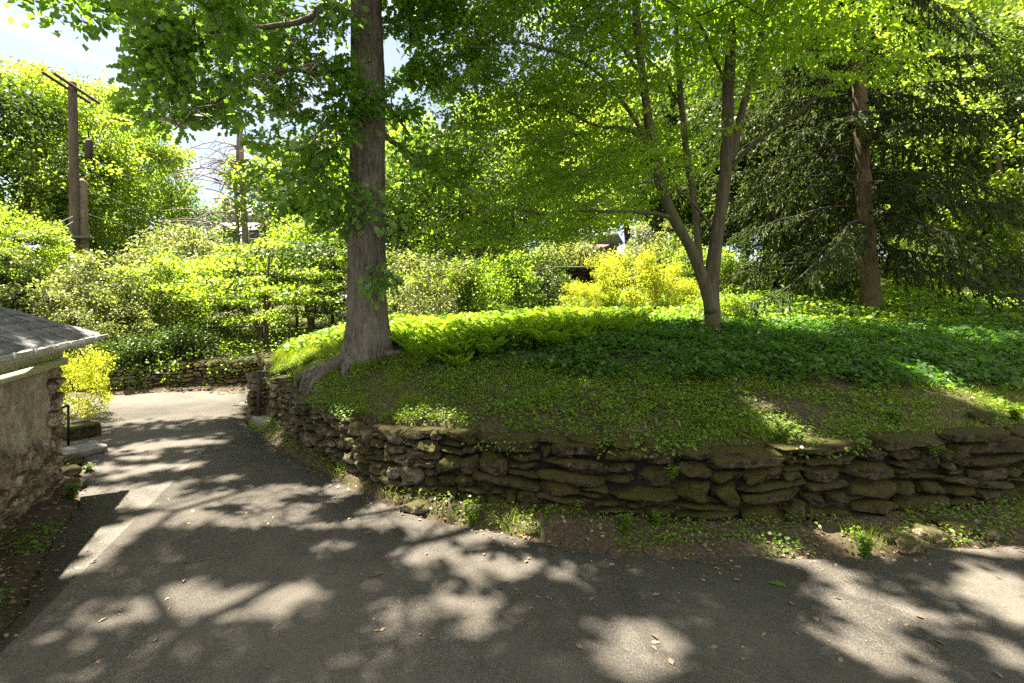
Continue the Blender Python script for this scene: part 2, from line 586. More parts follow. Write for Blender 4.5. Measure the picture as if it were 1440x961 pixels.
T_LEAF = (np.array([[0, 0, 0], [0.30, 0.38, 0.05], [0.20, 0.75, 0.02], [0, 1, -0.10], [-0.20, 0.75, 0.02], [-0.30, 0.38, 0.05]], float),
          [np.array([0, 1, 5]), np.array([1, 2, 4, 5]), np.array([2, 3, 4])])
T_DIAMOND = (np.array([[0, 0, 0], [0.34, 0.5, 0.07], [0, 1, -0.06], [-0.34, 0.5, 0.07]], float), [np.array([0, 1, 2]), np.array([0, 2, 3])])
T_OAK = (np.array([[0, 0, 0], [0.20, 0.26, 0.04], [0.11, 0.36, 0.01], [0.36, 0.56, 0.06], [0.15, 0.66, 0], [0.22, 0.88, 0.0], [0, 1, -0.12],
                   [-0.22, 0.88, 0.0], [-0.15, 0.66, 0], [-0.36, 0.56, 0.06], [-0.11, 0.36, 0.01], [-0.20, 0.26, 0.04]], float),
         [np.array([0, 1, 11]), np.array([1, 2, 10, 11]), np.array([2, 3, 9, 10]), np.array([3, 4, 8, 9]), np.array([4, 5, 7, 8]), np.array([5, 6, 7])])
T_STAR = (np.array([[0, 0, 0], [0.16, 0.28, 0.02], [0.5, 0.42, -0.03], [0.2, 0.55, 0.03], [0, 1, -0.1], [-0.2, 0.55, 0.03], [-0.5, 0.42, -0.03], [-0.16, 0.28, 0.02]], float),
          [np.array([0, 1, 7]), np.array([1, 2, 3]), np.array([7, 5, 6]), np.array([1, 3, 5, 7]), np.array([3, 4, 5])])
T_BLADE = (np.array([[0.5, 0, 0], [-0.5, 0, 0], [0.35, 0.55, 0.0], [-0.35, 0.55, 0.0], [0, 1, -0.22]], float), [np.array([0, 2, 3, 1]), np.array([2, 4, 3])])


def unit(v):
    return v / (np.linalg.norm(v, axis=-1, keepdims=True) + 1e-12)


def leaves(mb, P, Dv, Nv, L, Wd=None, tmpl=T_LEAF, tint=None):
    """one leaf at each P, its length along Dv, its face towards Nv, L long, Wd wide (as a factor)"""
    n = len(P)
    if n == 0:
        return mb
    Dv = unit(Dv)
    Nv = unit(Nv - Dv * np.sum(Nv * Dv, 1, keepdims=True))
    S = np.cross(Dv, Nv)
    V, Fc = tmpl
    L = np.broadcast_to(np.asarray(L, float), (n,))
    Wd = L if Wd is None else np.broadcast_to(np.asarray(Wd, float), (n,))
    X = P[:, None] + S[:, None] * (V[:, 0][None, :, None] * Wd[:, None, None]) + Dv[:, None] * (V[:, 1][None, :, None] * L[:, None, None]) \
        + Nv[:, None] * (V[:, 2][None, :, None] * L[:, None, None])
    m = len(V)
    base = np.arange(n)[:, None] * m
    if tint is None:
        tint = RNG.random(n)
    mb.add(X.reshape(-1, 3), [base + f[None] for f in Fc], np.repeat(np.clip(tint, 0, 1), m))
    return mb


# ---- where the sun reaches the ground through gaps in the crowns
def spot(px, py, rx, ry, z=0.0, drop=1.0):
    c = G(px, py, z)
    ax = abs(G(px + rx, py, z)[0] - c[0])
    ay = abs(G(px, py - ry, z)[1] - G(px, py + ry, z)[1]) / 2
    return (c[0], c[1], ax, ay, z, drop)


SPOTS = [spot(*s) for s in [
    (590, 772, 42, 20), (672, 790, 45, 17), (735, 795, 30, 13), (800, 806, 24, 11, 0, 0.7), (898, 905, 62, 42), (560, 852, 45, 18, 0, 0.7),
    (555, 895, 40, 40, 0, 0.8), (668, 862, 30, 24), (655, 835, 30, 14, 0, 0.6),
    (265, 840, 70, 20), (370, 850, 75, 22), (410, 832, 60, 14), (300, 868, 75, 14, 0, 0.8), (180, 860, 60, 22, 0, 0.8), (110, 885, 50, 12, 0, 0.8),
    (120, 795, 40, 16), (180, 745, 40, 14), (150, 770, 30, 12),
    (400, 690, 60, 9), (320, 700, 90, 11), (225, 706, 60, 11), (270, 730, 70, 12), (390, 735, 80, 9), (410, 715, 60, 9), (455, 740, 50, 9),
    (470, 770, 35, 10), (200, 688, 60, 8), (140, 705, 40, 8),
    (210, 660, 25, 7), (175, 671, 18, 5), (270, 678, 22, 5), (265, 657, 24, 6), (330, 673, 26, 5), (200, 645, 28, 4), (150, 660, 40, 4), (160, 690, 50, 6),
    (230, 626, 50, 4), (290, 622, 40, 4), (185, 634, 40, 4),
    (1155, 802, 32, 18), (1215, 850, 62, 26), (1190, 900, 42, 22), (1260, 925, 60, 24), (1270, 885, 40, 18, 0, 0.7), (1400, 815, 45, 22), (1420, 850, 45, 40),
    (1350, 880, 40, 25, 0, 0.8), (1400, 775, 60, 10), (1310, 765, 50, 10), (1090, 775, 40, 8), (1215, 770, 25, 10, 0.03), (1430, 930, 30, 25),
    (575, 586, 70, 16, 0.98), (520, 598, 45, 16, 0.9), (610, 596, 40, 12, 0.92), (590, 560, 14, 12, 1.2), (625, 600, 40, 8, 0.9), (650, 745, 60, 10, 0.05), (590, 730, 25, 8, 0.05),
    (1135, 626, 60, 10, 0.87), (1105, 600, 26, 20, 0.95), (1350, 553, 42, 9, 1.1), (1415, 562, 40, 12, 1.1), (1300, 548, 40, 6, 1.15, 0.8),
    (545, 655, 50, 14, 0.5), (470, 590, 30, 12, 0.8), (690, 625, 30, 8, 0.85),
    (98, 697, 40, 14, 0.1, 1.0), (100, 660, 30, 20, 0.1, 0.8),
]]
SPOTS += [(-0.9, 10.2, 0.9, 0.55, 2.0, 0.95), (-1.9, 10.0, 0.5, 0.5, 1.9, 0.9), (0.4, 9.3, 0.5, 0.22, 1.9, 0.8), (0.9, 10.4, 0.8, 0.3, 2.0, 0.6)]
_pg = lambda pts, z=0: np.array([G(px, py, z)[:2] for px, py in pts])
SUNNY = [(_pg([(80, 604), (345, 588), (352, 545), (250, 535), (60, 545), (-60, 560), (-60, 604)]), 0.0, 0.97),
         (_pg([(352, 540), (490, 484), (500, 470), (380, 500)], 1.1), 1.1, 0.85),
         (np.array([(-3.2, 11.3), (0.5, 11.0), (3, 12.2), (6, 13), (9, 15), (9, 30), (-6, 30), (-6, 14)]), 1.8, 0.7),
         (np.array([(-2.0, 8.9), (-0.9, 8.5), (1.0, 8.9), (2.6, 10.2), (2.6, 12), (-3, 12)]), 1.95, 0.86)]


def sun_keep(P):
    keep = np.ones(len(P), bool)
    r = RNG.random(len(P))
    jit = RNG.normal(size=(len(P), 2)) * 0.035
    sx, sy = SUN[0] / SUN[2], SUN[1] / SUN[2]
    for cx, cy, ax, ay, z, drop in SPOTS:
        qx = P[:, 0] - (P[:, 2] - z) * sx + jit[:, 0]
        qy = P[:, 1] - (P[:, 2] - z) * sy + jit[:, 1]
        e = ((qx - cx) / (ax + 0.06)) ** 2 + ((qy - cy) / (ay + 0.06)) ** 2
        keep &= ~((e < 1) & (r < drop))
    for poly, z, drop in SUNNY:
        qx = P[:, 0] - (P[:, 2] - z) * sx + jit[:, 0] * 2
        qy = P[:, 1] - (P[:, 2] - z) * sy + jit[:, 1] * 2
        keep &= ~((poly_sdf(qx, qy, poly) > 0) & (r < drop))
    return keep


# ------------------------------------------------------------------ trees


def grow(nodes, clumps, rtip=0.008, power=0.5, sag=0.0, rmax=0.2, step=0.45, jitter=0.10):
    """branches that lead from the given skeleton nodes to every clump; returns tubes (points, radii)"""
    pos = [np.array(p, float) for p in nodes]
    par = [-1] * len(pos)
    n0 = len(pos)
    clumps = np.asarray(clumps, float)
    base = np.array(pos)
    dmin = np.min(np.linalg.norm(clumps[:, None] - base[None], axis=2), axis=1)
    ends = []
    for ci in np.argsort(dmin):
        c = clumps[ci]
        A = np.array(pos)
        d = np.linalg.norm(A - c, axis=1)
        pen = np.where(A[:, 2] > c[2] + 0.3, 0.5 * (A[:, 2] - c[2]), 0)
        k = int(np.argmin(d + pen))
        m = max(1, int(d[k] / step))
        a = A[k]
        prev = k
        L = d[k]
        off = RNG.normal(size=3) * jitter * L
        for s in range(1, m + 1):
            t = s / m
            p = a + (c - a) * t + off * math.sin(math.pi * t) + np.array([0, 0, (0.14 - sag) * L]) * math.sin(math.pi * t)
            pos.append(p)
            par.append(prev)
            prev = len(pos) - 1
        ends.append(prev)
    cnt = np.zeros(len(pos))
    kids = [[] for _ in pos]
    for i in range(len(pos) - 1, n0 - 1, -1):
        cnt[i] += 1 if not kids[i] else 0
        cnt[par[i]] += cnt[i]
        kids[par[i]].append(i)
    rad = np.minimum(rtip * np.maximum(cnt, 1) ** power, rmax)
    tubes = []
    done = set()
    for i in range(n0, len(pos)):
        if i in done:
            continue
        chain, r = [pos[par[i]]], [rad[i]]
        j = i
        while True:
            done.add(j)
            chain.append(pos[j])
            r.append(rad[j])
            if not kids[j]:
                break
            j = max(kids[j], key=lambda q: cnt[q])
            if j in done:
                break
        r[-1] = r[-1] * 0.6
        tubes.append((np.array(chain), np.array(r)))
    return tubes


def sprays(clumps, out, n, size, flat, leaf, droop=0.25, tilt=0.35, up=1.0, cull=False, elong=1.0, spread=0.75):
    """leaf positions, directions, faces of flattened sprays of leaves round every clump"""
    C = np.repeat(clumps, n, 0)
    O = np.repeat(unit(out), n, 0)
    nc = len(clumps)
    N = np.repeat(unit(np.c_[RNG.normal(size=(nc, 2)) * tilt, np.full(nc, up)] - 0.25 * unit(out) * droop), n, 0)
    A = unit(O - N * np.sum(O * N, 1, keepdims=True))
    B = np.cross(N, A)
    r = np.sqrt(RNG.random(len(C)))
    th = RNG.random(len(C)) * 2 * math.pi
    sz = np.repeat(size * (0.7 + 0.6 * RNG.random(nc)), n)
    a, b = r * np.cos(th) * sz * elong, r * np.sin(th) * sz
    g = RNG.normal(size=len(C)) * flat * sz
    P = C + A * a[:, None] + B * b[:, None] + N * g[:, None]
    P[:, 2] -= droop * (a * np.abs(a) / np.maximum(sz, 1e-3)) * 0.6
    D = A * (a / sz + 0.4)[:, None] + B * (b / sz)[:, None] + RNG.normal(size=P.shape) * 0.5
    D[:, 2] -= droop
    Nn = N + RNG.normal(size=P.shape) * spread
    tint = np.repeat(RNG.random(nc), n) * 0.45 + RNG.random(len(C)) * 0.55
    if cull:
        k = sun_keep(P)
        P, D, Nn, tint = P[k], D[k], Nn[k], tint[k]
    return P, D, Nn, tint


def px_clumps(px0, px1, py0, py1, d0, d1, n):
    o = []
    for _ in range(n):
        o.append(W(random.uniform(px0, px1), random.uniform(py0, py1), random.uniform(d0, d1)))
    return np.array(o)


def ell(c, r, n, shell=0.0, zmin=None):
    v = unit(RNG.normal(size=(n * 3, 3)))
    rr = (shell + (1 - shell) * RNG.random(n * 3) ** (1 / 3))[:, None]
    p = np.asarray(c) + v * rr * np.asarray(r)
    if zmin is not None:
        p = p[p[:, 2] > zmin]
    return p[:n]


def add_tubes(mb, tubes, rs=5):
    for P, R in tubes:
        mb.tube(P, R, 8 if R[0] > 0.06 else (rs if R[0] > 0.02 else 3))


def twigs(mb, clumps, P, n, every, r=0.004):
    for i in range(len(clumps)):
        for j in range(0, n, every):
            q = P[i * n + j]
            mid = (clumps[i] + q) / 2 + RNG.normal(size=3) * 0.03 + np.array([0, 0, 0.03])
            mb.tube(np.array([clumps[i], mid, q]), [r * 1.6, r * 1.2, r * 0.6], 3)


# ---------------- the multi stemmed maple
MD = 10.5
mb0 = W(1003, 465, MD)
mb0[2] = gz(mb0[0], mb0[1])
maple = thing('maple_tree', 'slender maple with several stems from one foot in the ivy and drooping fine leaves', 'tree', mb0)
stems = [(np.array([W(1004, 478, MD), W(1003, 455, MD), W(1001, 425, MD), W(1000, 395, MD), W(1006, 350, MD), W(1013, 300, MD), W(1021, 245, MD), W(1023, 190, MD),
                    W(1023, 130, MD), W(1028, 60, MD), W(1023, -20, MD), W(1015, -180, MD), W(1030, -330, MD)]), 0.19, 0.05),
         (np.array([W(1001, 440, MD - 0.05), W(994, 405, MD - 0.05), W(972, 350, MD - 0.1), W(946, 305, MD - 0.2), W(930, 265, MD - 0.3), W(922, 228, MD - 0.35), W(914, 185, MD - 0.4),
                    W(905, 120, MD - 0.5), W(896, 40, MD - 0.6), W(888, -60, MD - 0.7), W(860, -220, MD - 0.9)]), 0.155, 0.04),
         (np.array([W(983, 372, MD), W(981, 330, MD + 0.1), W(975, 275, MD + 0.2), W(966, 222, MD + 0.3), W(958, 150, MD + 0.4), W(952, 60, MD + 0.5), W(946, -40, MD + 0.6), W(930, -200, MD + 0.8)]), 0.10, 0.03),
         (np.array([W(1021, 250, MD), W(1033, 205, MD + 0.1), W(1045, 150, MD + 0.2), W(1060, 95, MD + 0.3), W(1077, 20, MD + 0.4), W(1088, -60, MD + 0.5), W(1120, -200, MD + 0.7)]), 0.105, 0.03)]
mnodes = []
for pts, r0, r1 in stems:
    p = smooth_line(pts, 0.12, 3)
    r = 0.85 * np.linspace(r0, r1, len(p)) * (1 + 0.06 * fbm(p * 2.2, 61))
    if r0 > 0.2:
        r = r * (1 + 0.32 * np.exp(-np.maximum(p[:, 2] - mb0[2], 0) / 0.16) - 0.22 * sstep(0.9, 1.6, p[:, 2] - mb0[2]))
    q = MB().tube(p, r, 20)
    vv = q.V[0]
    vv += unit(vv - np.repeat(p, 20, 0)) * (fbm(vv * np.array([6, 6, 1.2]), 62) * 0.012)[:, None]
    q.build('stem', M['maple_bark'], maple, smooth=True)
    mnodes += list(p[int(len(p) * 0.45)::4])
mb_ = MB()
mlimbs = [(np.array([W(946, 307, MD - 0.2), W(920, 298, MD - 0.4), W(880, 297, MD - 0.7), W(848, 299, MD - 0.9), W(815, 296, MD - 1.1), W(760, 305, MD - 1.4)]), 0.05),
          (np.array([W(1000, 322, MD), W(972, 282, MD - 0.3), W(938, 258, MD - 0.6), W(902, 257, MD - 0.9), W(868, 268, MD - 1.2)]), 0.036),
          (np.array([W(1026, 240, MD), W(1050, 210, MD - 0.3), W(1090, 180, MD - 0.7), W(1130, 150, MD - 1.1), W(1190, 110, MD - 1.5), W(1262, 64, MD - 1.9)]), 0.05),
          (np.array([W(924, 235, MD - 0.4), W(895, 170, MD - 0.7), W(850, 110, MD - 1.1), W(800, 76, MD - 1.5), W(720, 58, MD - 1.9), W(660, 66, MD - 2.2)]), 0.05),
          (np.array([W(918, 205, MD - 0.4), W(880, 180, MD - 0.8), W(840, 178, MD - 1.3), W(780, 150, MD - 1.7), W(700, 145, MD - 2.0)]), 0.04),
          (np.array([W(905, 110, MD - 0.5), W(870, 60, MD - 0.9), W(820, 0, MD - 1.3), W(740, -60, MD - 1.8)]), 0.04),
          (np.array([W(958, 150, MD + 0.4), W(930, 100, MD + 0.8), W(880, 60, MD + 1.3), W(800, 40, MD + 1.8)]), 0.035),
          (np.array([W(1023, 130, MD), W(990, 40, MD - 0.6), W(960, 15, MD - 1.0), W(900, -20, MD - 1.6)]), 0.035)]
for L, r in mlimbs:
    p = smooth_line(L, 0.15, 2)
    p = p + np.c_[fbm(p * 2, 71), fbm(p * 2, 72), fbm(p * 2, 73)] * 0.03
    mb_.tube(p, np.linspace(r, r * 0.3, len(p)), 8)
    mnodes += list(p[2::2])
mc = np.concatenate([px_clumps(640, 930, -20, 130, 8.0, 11.5, 92), px_clumps(600, 900, 110, 250, 8.2, 11.2, 120), px_clumps(590, 840, 240, 345, 8.4, 11.0, 84),
                     px_clumps(560, 760, 330, 395, 8.8, 11.4, 34), px_clumps(840, 1000, 180, 260, 9.0, 12.5, 22), px_clumps(930, 1080, -20, 120, 9.5, 12.5, 34),
                     px_clumps(1120, 1300, 30, 120, 8.4, 9.4, 18), px_clumps(860, 960, 280, 340, 10.6, 12, 6)])
mtop = ell((2.6, 9.8, 10.3), (6.0, 4.4, 3.2), 150, 0.2, 7.6)
mt = grow(mnodes, mc, 0.0045, 0.5, 0.12, 0.045) + grow(mnodes, mtop, 0.008, 0.5, 0, 0.07, 0.6)
mout = mc - (mb0 + [0.2, 0, 3])
mout[:, 0] -= 1.2
mout[:, 2] -= 1.2
P, D, N, T = sprays(mc, mout, 180, 0.52, 0.07, 0.07, 0.75, 0.30, elong=1.45, spread=0.45)
twigs(mb_, mc, P, 180, 26, 0.0025)
add_tubes(mb_, mt)
mb_.build('branches', M['maple_bark'], maple, smooth=True)
cr = MB()
k = sun_keep(P)
leaves(cr, P[k], D[k], N[k], 0.05 + 0.035 * RNG.random(k.sum()), None, T_STAR, T[k])
P2, D2, N2, T2 = sprays(mtop, mtop - mb0 - [0, 0, 5], 150, 0.9, 0.25, 0.2, 0.3, 0.4, cull=True)
leaves(cr, P2, D2, N2, 0.14 + 0.06 * RNG.random(len(P2)), None, T_DIAMOND, T2)
cr.build('crown', M['maple_leaf'], maple)
SHADE = [(P[k], 0.5 * 0.067 ** 2), (P2, 0.34 * 0.17 ** 2)]

# ---------------- the oak beside the gate
OD = 9.2
oak_base = W(517, 490, OD)
oak_base[2] = gz(oak_base[0], oak_base[1])
oak = thing('oak_tree', 'tall oak with a single thick furrowed trunk and spreading roots beside the gate', 'tree', oak_base)
tp = np.array([W(518, 545, OD), W(517, 470, OD), W(516, 420, OD), W(516, 330, OD), W(517, 250, OD), W(518, 150, OD), W(517, 50, OD), W(515, -30, OD),
               W(512, -150, OD), W(518, -330, OD), W(516, -520, OD)])
tr = np.array([57, 55, 50, 48, 46, 44, 42, 40, 36, 28, 16]) / 2 * OD / F
cl, tt = resample(np.c_[tp, tr], 0.045)
sides = 96
ang = np.linspace(0, 2 * math.pi, sides, endpoint=False)
zz = cl[:, 2]
A_, Z_ = np.meshgrid(ang, zz)
R_ = np.repeat(cl[:, 3][:, None], sides, 1)
hb = Z_ - oak_base[2]
flare = np.exp(-np.maximum(hb, -0.15) / 0.36)
lobes = 0.5 + 0.5 * np.cos(5 * A_ + 0.8 + 0.6 * np.sin(2 * A_))
R_ = R_ * (1 + 0.18 * flare + 0.27 * flare * lobes ** 2)
circ = np.stack([np.cos(A_) * 3.2, np.sin(A_) * 3.2, Z_ * 0.35], -1).reshape(-1, 3)
ridge = 1 - np.abs(fbm(np.stack([np.cos(A_) * 5.0, np.sin(A_) * 5.0, Z_ * 0.8], -1).reshape(-1, 3), 31, 3)).reshape(A_.shape) * 1.6
R_ = R_ + 0.022 * ridge + 0.02 * fbm(circ * 0.6, 33, 2).reshape(A_.shape)
for zc, ac, amp, sz in ((W(0, 205, OD)[2], -math.pi / 2, 0.035, 0.16), (W(0, 45, OD)[2], -math.pi / 2 + 0.2, 0.05, 0.22), (W(0, 235, OD)[2], -1.2, 0.03, 0.14)):
    da = np.angle(np.exp(1j * (A_ - ac)))
    R_ = R_ + amp * np.exp(-((Z_ - zc) ** 2 + (da * 0.35) ** 2) / (sz ** 2)) * np.cos((Z_ - zc) * 22)
V = np.stack([cl[:, 0][:, None] + R_ * np.cos(A_), cl[:, 1][:, None] + R_ * np.sin(A_), Z_], -1).reshape(-1, 3)
m = len(cl)
i = np.arange(m - 1)[:, None] * sides
j = np.arange(sides)[None, :]
kq = (j + 1) % sides
tb = MB().add(V, np.stack([i + j, i + kq, i + sides + kq, i + sides + j], -1).reshape(-1, 4))
tb.build('trunk', M['oak_bark'], oak, smooth=True)
# a stub where a limb was cut off
sb = MB()
s0, s1 = W(500, 340, OD - 0.02), W(484, 325, OD - 0.12)
sb.tube(np.array([s0, (s0 + s1) / 2, s1, s1 + np.array([-0.02, -0.01, 0.0])]), [0.14, 0.125, 0.10, 0.05], 14)
sb.build('limb_stub', M['oak_bark'], oak, smooth=True)


def ground_run(pts, r0, r1, sink=0.3):
    p = smooth_line(pts, 0.09)
    z = hz(p[:, 0], p[:, 1])
    r = np.linspace(r0, r1, len(p))
    n_ = fbm(np.c_[p, z][:, :3] * 3.0, 40)
    return np.c_[p, z + r * sink + 0.015 * n_], r * (1 + 0.25 * fbm(np.c_[p, z] * 6, 41))


ob = oak_base[:2]
ROOTS = (
        ([ob + (-0.22, -0.2), ob + (-0.5, -0.42), ob + (-0.78, -0.55), ob + (-1.15, -0.62)], 0.14, 0.035),
        ([ob + (-0.3, -0.12), ob + (-0.62, -0.2), ob + (-0.95, -0.28), ob + (-1.45, -0.25)], 0.12, 0.03),
        ([ob + (-0.5, -0.38), ob + (-0.6, -0.62), ob + (-0.72, -0.85), ob + (-0.95, -1.0)], 0.075, 0.025),
        ([ob + (-0.15, -0.3), ob + (-0.24, -0.58), ob + (-0.16, -0.8)], 0.10, 0.03),
        ([ob + (-0.66, -0.5), ob + (-0.9, -0.78), ob + (-1.2, -0.86)], 0.05, 0.02),
        ([ob + (0.25, -0.2), ob + (0.48, -0.26), ob + (0.7, -0.2)], 0.10, 0.03))
for pts, r0, r1 in ROOTS:
    P, R = ground_run(np.array(pts), r0 * 1.15, r1 * 1.3, 0.5)
    MB().tube(P, R, 9).build('root', M['oak_bark'], oak, smooth=True)

limbs = [np.array([W(505, 118, 9.1), W(470, 103, 8.8), W(430, 100, 8.4), W(385, 103, 8.0), W(345, 118, 7.7), W(300, 150, 7.4)]),
         np.array([W(505, 25, 9.1), W(475, 16, 8.9), W(455, 6, 8.7), W(440, 25, 8.3), W(400, 40, 7.8), W(320, 40, 7.4), W(250, 60, 7.0)]),
         np.array([W(528, 130, 9.3), W(552, 160, 9.5), W(572, 185, 9.7), W(580, 200, 9.8)]),
         np.array([W(530, 180, 9.3), W(562, 208, 9.6), W(600, 235, 10.0), W(640, 262, 10.3), W(675, 290, 10.5)]),
         np.array([W(505, 185, 9.1), W(480, 195, 8.9), W(462, 215, 8.6), W(440, 250, 8.3)]),
         np.array([W(517, -60, 9.2), W(440, -170, 8.6), W(330, -240, 8.0), W(180, -300, 7.4)]),
         np.array([W(517, -110, 9.2), W(600, -250, 8.6), W(720, -380, 8.0), W(850, -460, 7.6)]),
         np.array([W(516, -160, 9.2), W(480, -420, 7.4), W(420, -900, 5.4)]),
         np.array([W(516, -230, 9.2), W(430, -400, 9.8), W(330, -520, 10.4)]),
         np.array([W(516, -260, 9.2), W(620, -420, 9.8), W(740, -540, 10.0)])]
limb_r = [0.055, 0.07, 0.045, 0.06, 0.045, 0.15, 0.15, 0.12, 0.11, 0.11]
br = MB()
nodes = [p for p in resample(tp[6:], 0.5)[0]]
for L, r in zip(limbs, limb_r):
    p = smooth_line(L, 0.18, 2)
    p = p + np.c_[fbm(p * 1.7, 51), fbm(p * 1.7, 52), fbm(p * 1.7, 53)] * 0.04
    br.tube(p, np.linspace(r, r * 0.3, len(p)), 9)
    nodes += list(p[3::2])
vis = np.concatenate([px_clumps(215, 480, -10, 110, 6.4, 9.2, 60), px_clumps(205, 470, 85, 178, 6.4, 9.0, 58), px_clumps(360, 470, 180, 262, 6.8, 9.0, 13),
                      px_clumps(400, 490, 230, 325, 7.6, 9.4, 9), px_clumps(190, 270, 85, 180, 6.6, 8.0, 15), px_clumps(205, 250, 10, 90, 6.6, 7.6, 7),
                      px_clumps(545, 700, -20, 110, 9.0, 11.0, 30), px_clumps(545, 660, 100, 260, 9.3, 11, 30), px_clumps(480, 520, 95, 195, 8.2, 8.7, 6),
                      px_clumps(520, 545, 280, 300, 8.55, 8.7, 1), px_clumps(523, 545, 385, 395, 8.6, 8.7, 1)])
tubes = grow(nodes, vis, 0.006, 0.5, 0.1, 0.06)
P, D, N, T = sprays(vis, vis - oak_base - [0, 0, 4], 92, 0.42, 0.22, 0.12, 0.45, 0.5)
twigs(br, vis, P, 92, 18, 0.0025)
hi = ell((-3.6, 8.0, 12.2), (7.6, 6.6, 4.6), 500, 0.2, 8.6)
hi = hi[RNG.permutation(len(hi))]
# more foliage wherever the crowns would let the sun onto ground that lies in shade
P2, D2, N2, T2 = sprays(hi, hi - oak_base - [0, 0, 5], 150, 0.95, 0.3, 0.2, 0.3, 0.5, cull=True)
kv = sun_keep(P)
SHADE += [(P[kv], 0.4 * 0.15 ** 2), (P2, 0.34 * 0.21 ** 2)]
cs_ = 0.25
qx_, qy_ = np.arange(-7.5, 9.5, cs_), np.arange(1.6, 11.5, cs_)
QX, QY = np.meshgrid(qx_, qy_)
QZ = np.maximum(hz(QX, QY), 0)
covr = np.zeros(QX.shape)
for pts_, ar in SHADE:
    for zl in (0.0,):
        h = np.interp(pts_[:, 1], [4, 7, 12], [0.0, 0.8, 1.7])
        x_ = pts_[:, 0] - (pts_[:, 2] - h) * SUN[0] / SUN[2]
        y_ = pts_[:, 1] - (pts_[:, 2] - h) * SUN[1] / SUN[2]
        hh2 = np.clip(hz(x_, y_), 0, 2)
        x_ = pts_[:, 0] - (pts_[:, 2] - hh2) * SUN[0] / SUN[2]
        y_ = pts_[:, 1] - (pts_[:, 2] - hh2) * SUN[1] / SUN[2]
        covr += np.histogram2d(y_, x_, bins=[np.r_[qy_, qy_[-1] + cs_] - cs_ / 2, np.r_[qx_, qx_[-1] + cs_] - cs_ / 2])[0] * ar * 0.6 / cs_ ** 2
need = np.where((np.abs(QX) < QY * 1.06 + 0.4) & (QX > -7.2 + 0.0 * QY), 2.6, 0.0)
for cx, cy, ax, ay, z, drop in SPOTS:
    e = ((QX - cx) / (ax + 0.05)) ** 2 + ((QY - cy) / (ay + 0.05)) ** 2
    need[(e < 1.25) & (np.abs(QZ - z) < 0.35)] = 0
for poly, z, drop in SUNNY:
    need[(poly_sdf(QX, QY, poly) > -0.25) & (np.abs(QZ - z) < 0.8)] = 0
need[(QY > 9.2) & (QX > -2.5)] *= 0.0
fill = []
for _ in range(420):
    lack = need - covr
    iy, ix = np.unravel_index(np.argmax(lack), lack.shape)
    if lack[iy, ix] < 0.3:
        break
    for _t in range(8):
        zc = random.uniform(8.8, 14.5)
        g0 = np.array([QX[iy, ix], QY[iy, ix], QZ[iy, ix]])
        p = g0 + SUN / SUN[2] * (zc - g0[2])
        if np.hypot((p[0] + 3.0) / 8.5, (p[1] - 8.0) / 7.5) < 1.0:
            break
    fill.append(p)
    d2 = np.hypot(QX - g0[0], QY - g0[1])
    covr += 0.95 * np.exp(-(d2 / 0.55) ** 2)
print('fill clumps', len(fill), 'lack left', float((need - covr).max()))
fill = np.array(fill)
P3, D3, N3, T3 = sprays(fill, fill - oak_base - [0, 0, 5], 125, 0.62, 0.35, 0.2, 0.2, 0.4, cull=True)
hi = np.concatenate([hi, fill])
tubes += grow(nodes, hi, 0.011, 0.5, 0.0, 0.14, 0.7)
add_tubes(br, tubes)
br.build('branches', M['oak_bark'], oak, smooth=True)
cr = MB()
k = sun_keep(P)
leaves(cr, P[k], D[k], N[k], 0.115 + 0.075 * RNG.random(k.sum()), None, T_OAK, T[k])
leaves(cr, P3, D3, N3, 0.17 + 0.08 * RNG.random(len(P3)), None, T_DIAMOND, T3)
leaves(cr, P2, D2, N2, 0.17 + 0.08 * RNG.random(len(P2)), None, T_DIAMOND, T2)
cr.build('crown', M['oak_leaf'], oak)

# ---------------- the spruce
SD = 14.0
sb0 = W(1226, 446, SD)
sb0[2] = gz(sb0[0], sb0[1])
spruce = thing('spruce_tree', 'dark spruce with a straight bare lower trunk and drooping needle branches behind the ivy', 'tree', sb0)
sp = np.array([sb0 - [0, 0, 0.2], W(1226, 440, SD), W(1222, 380, SD), W(1216, 300, SD), W(1211, 200, SD), W(1208, 100, SD), W(1208, 0, SD), W(1206, -200, SD), W(1206, -420, SD)])
spr = np.array([0.30, 0.265, 0.235, 0.205, 0.19, 0.175, 0.165, 0.11, 0.03])
q, _ = resample(np.c_[sp, spr], 0.1)
rr = q[:, 3] * (1 + 0.05 * fbm(q[:, :3] * 3, 81)) * (1 + 0.04 * np.sin(q[:, 2] * 9))
MB().tube(q[:, :3], rr, 22).build('trunk', M['spruce_bark'], spruce, smooth=True)
sbr, sne = MB(), MB()
LP, LD, LN, LL, LT = [], [], [], [], []
zlo, zhi = sb0[2] + 1.25, sp[-1][2] - 0.4
nb = 150
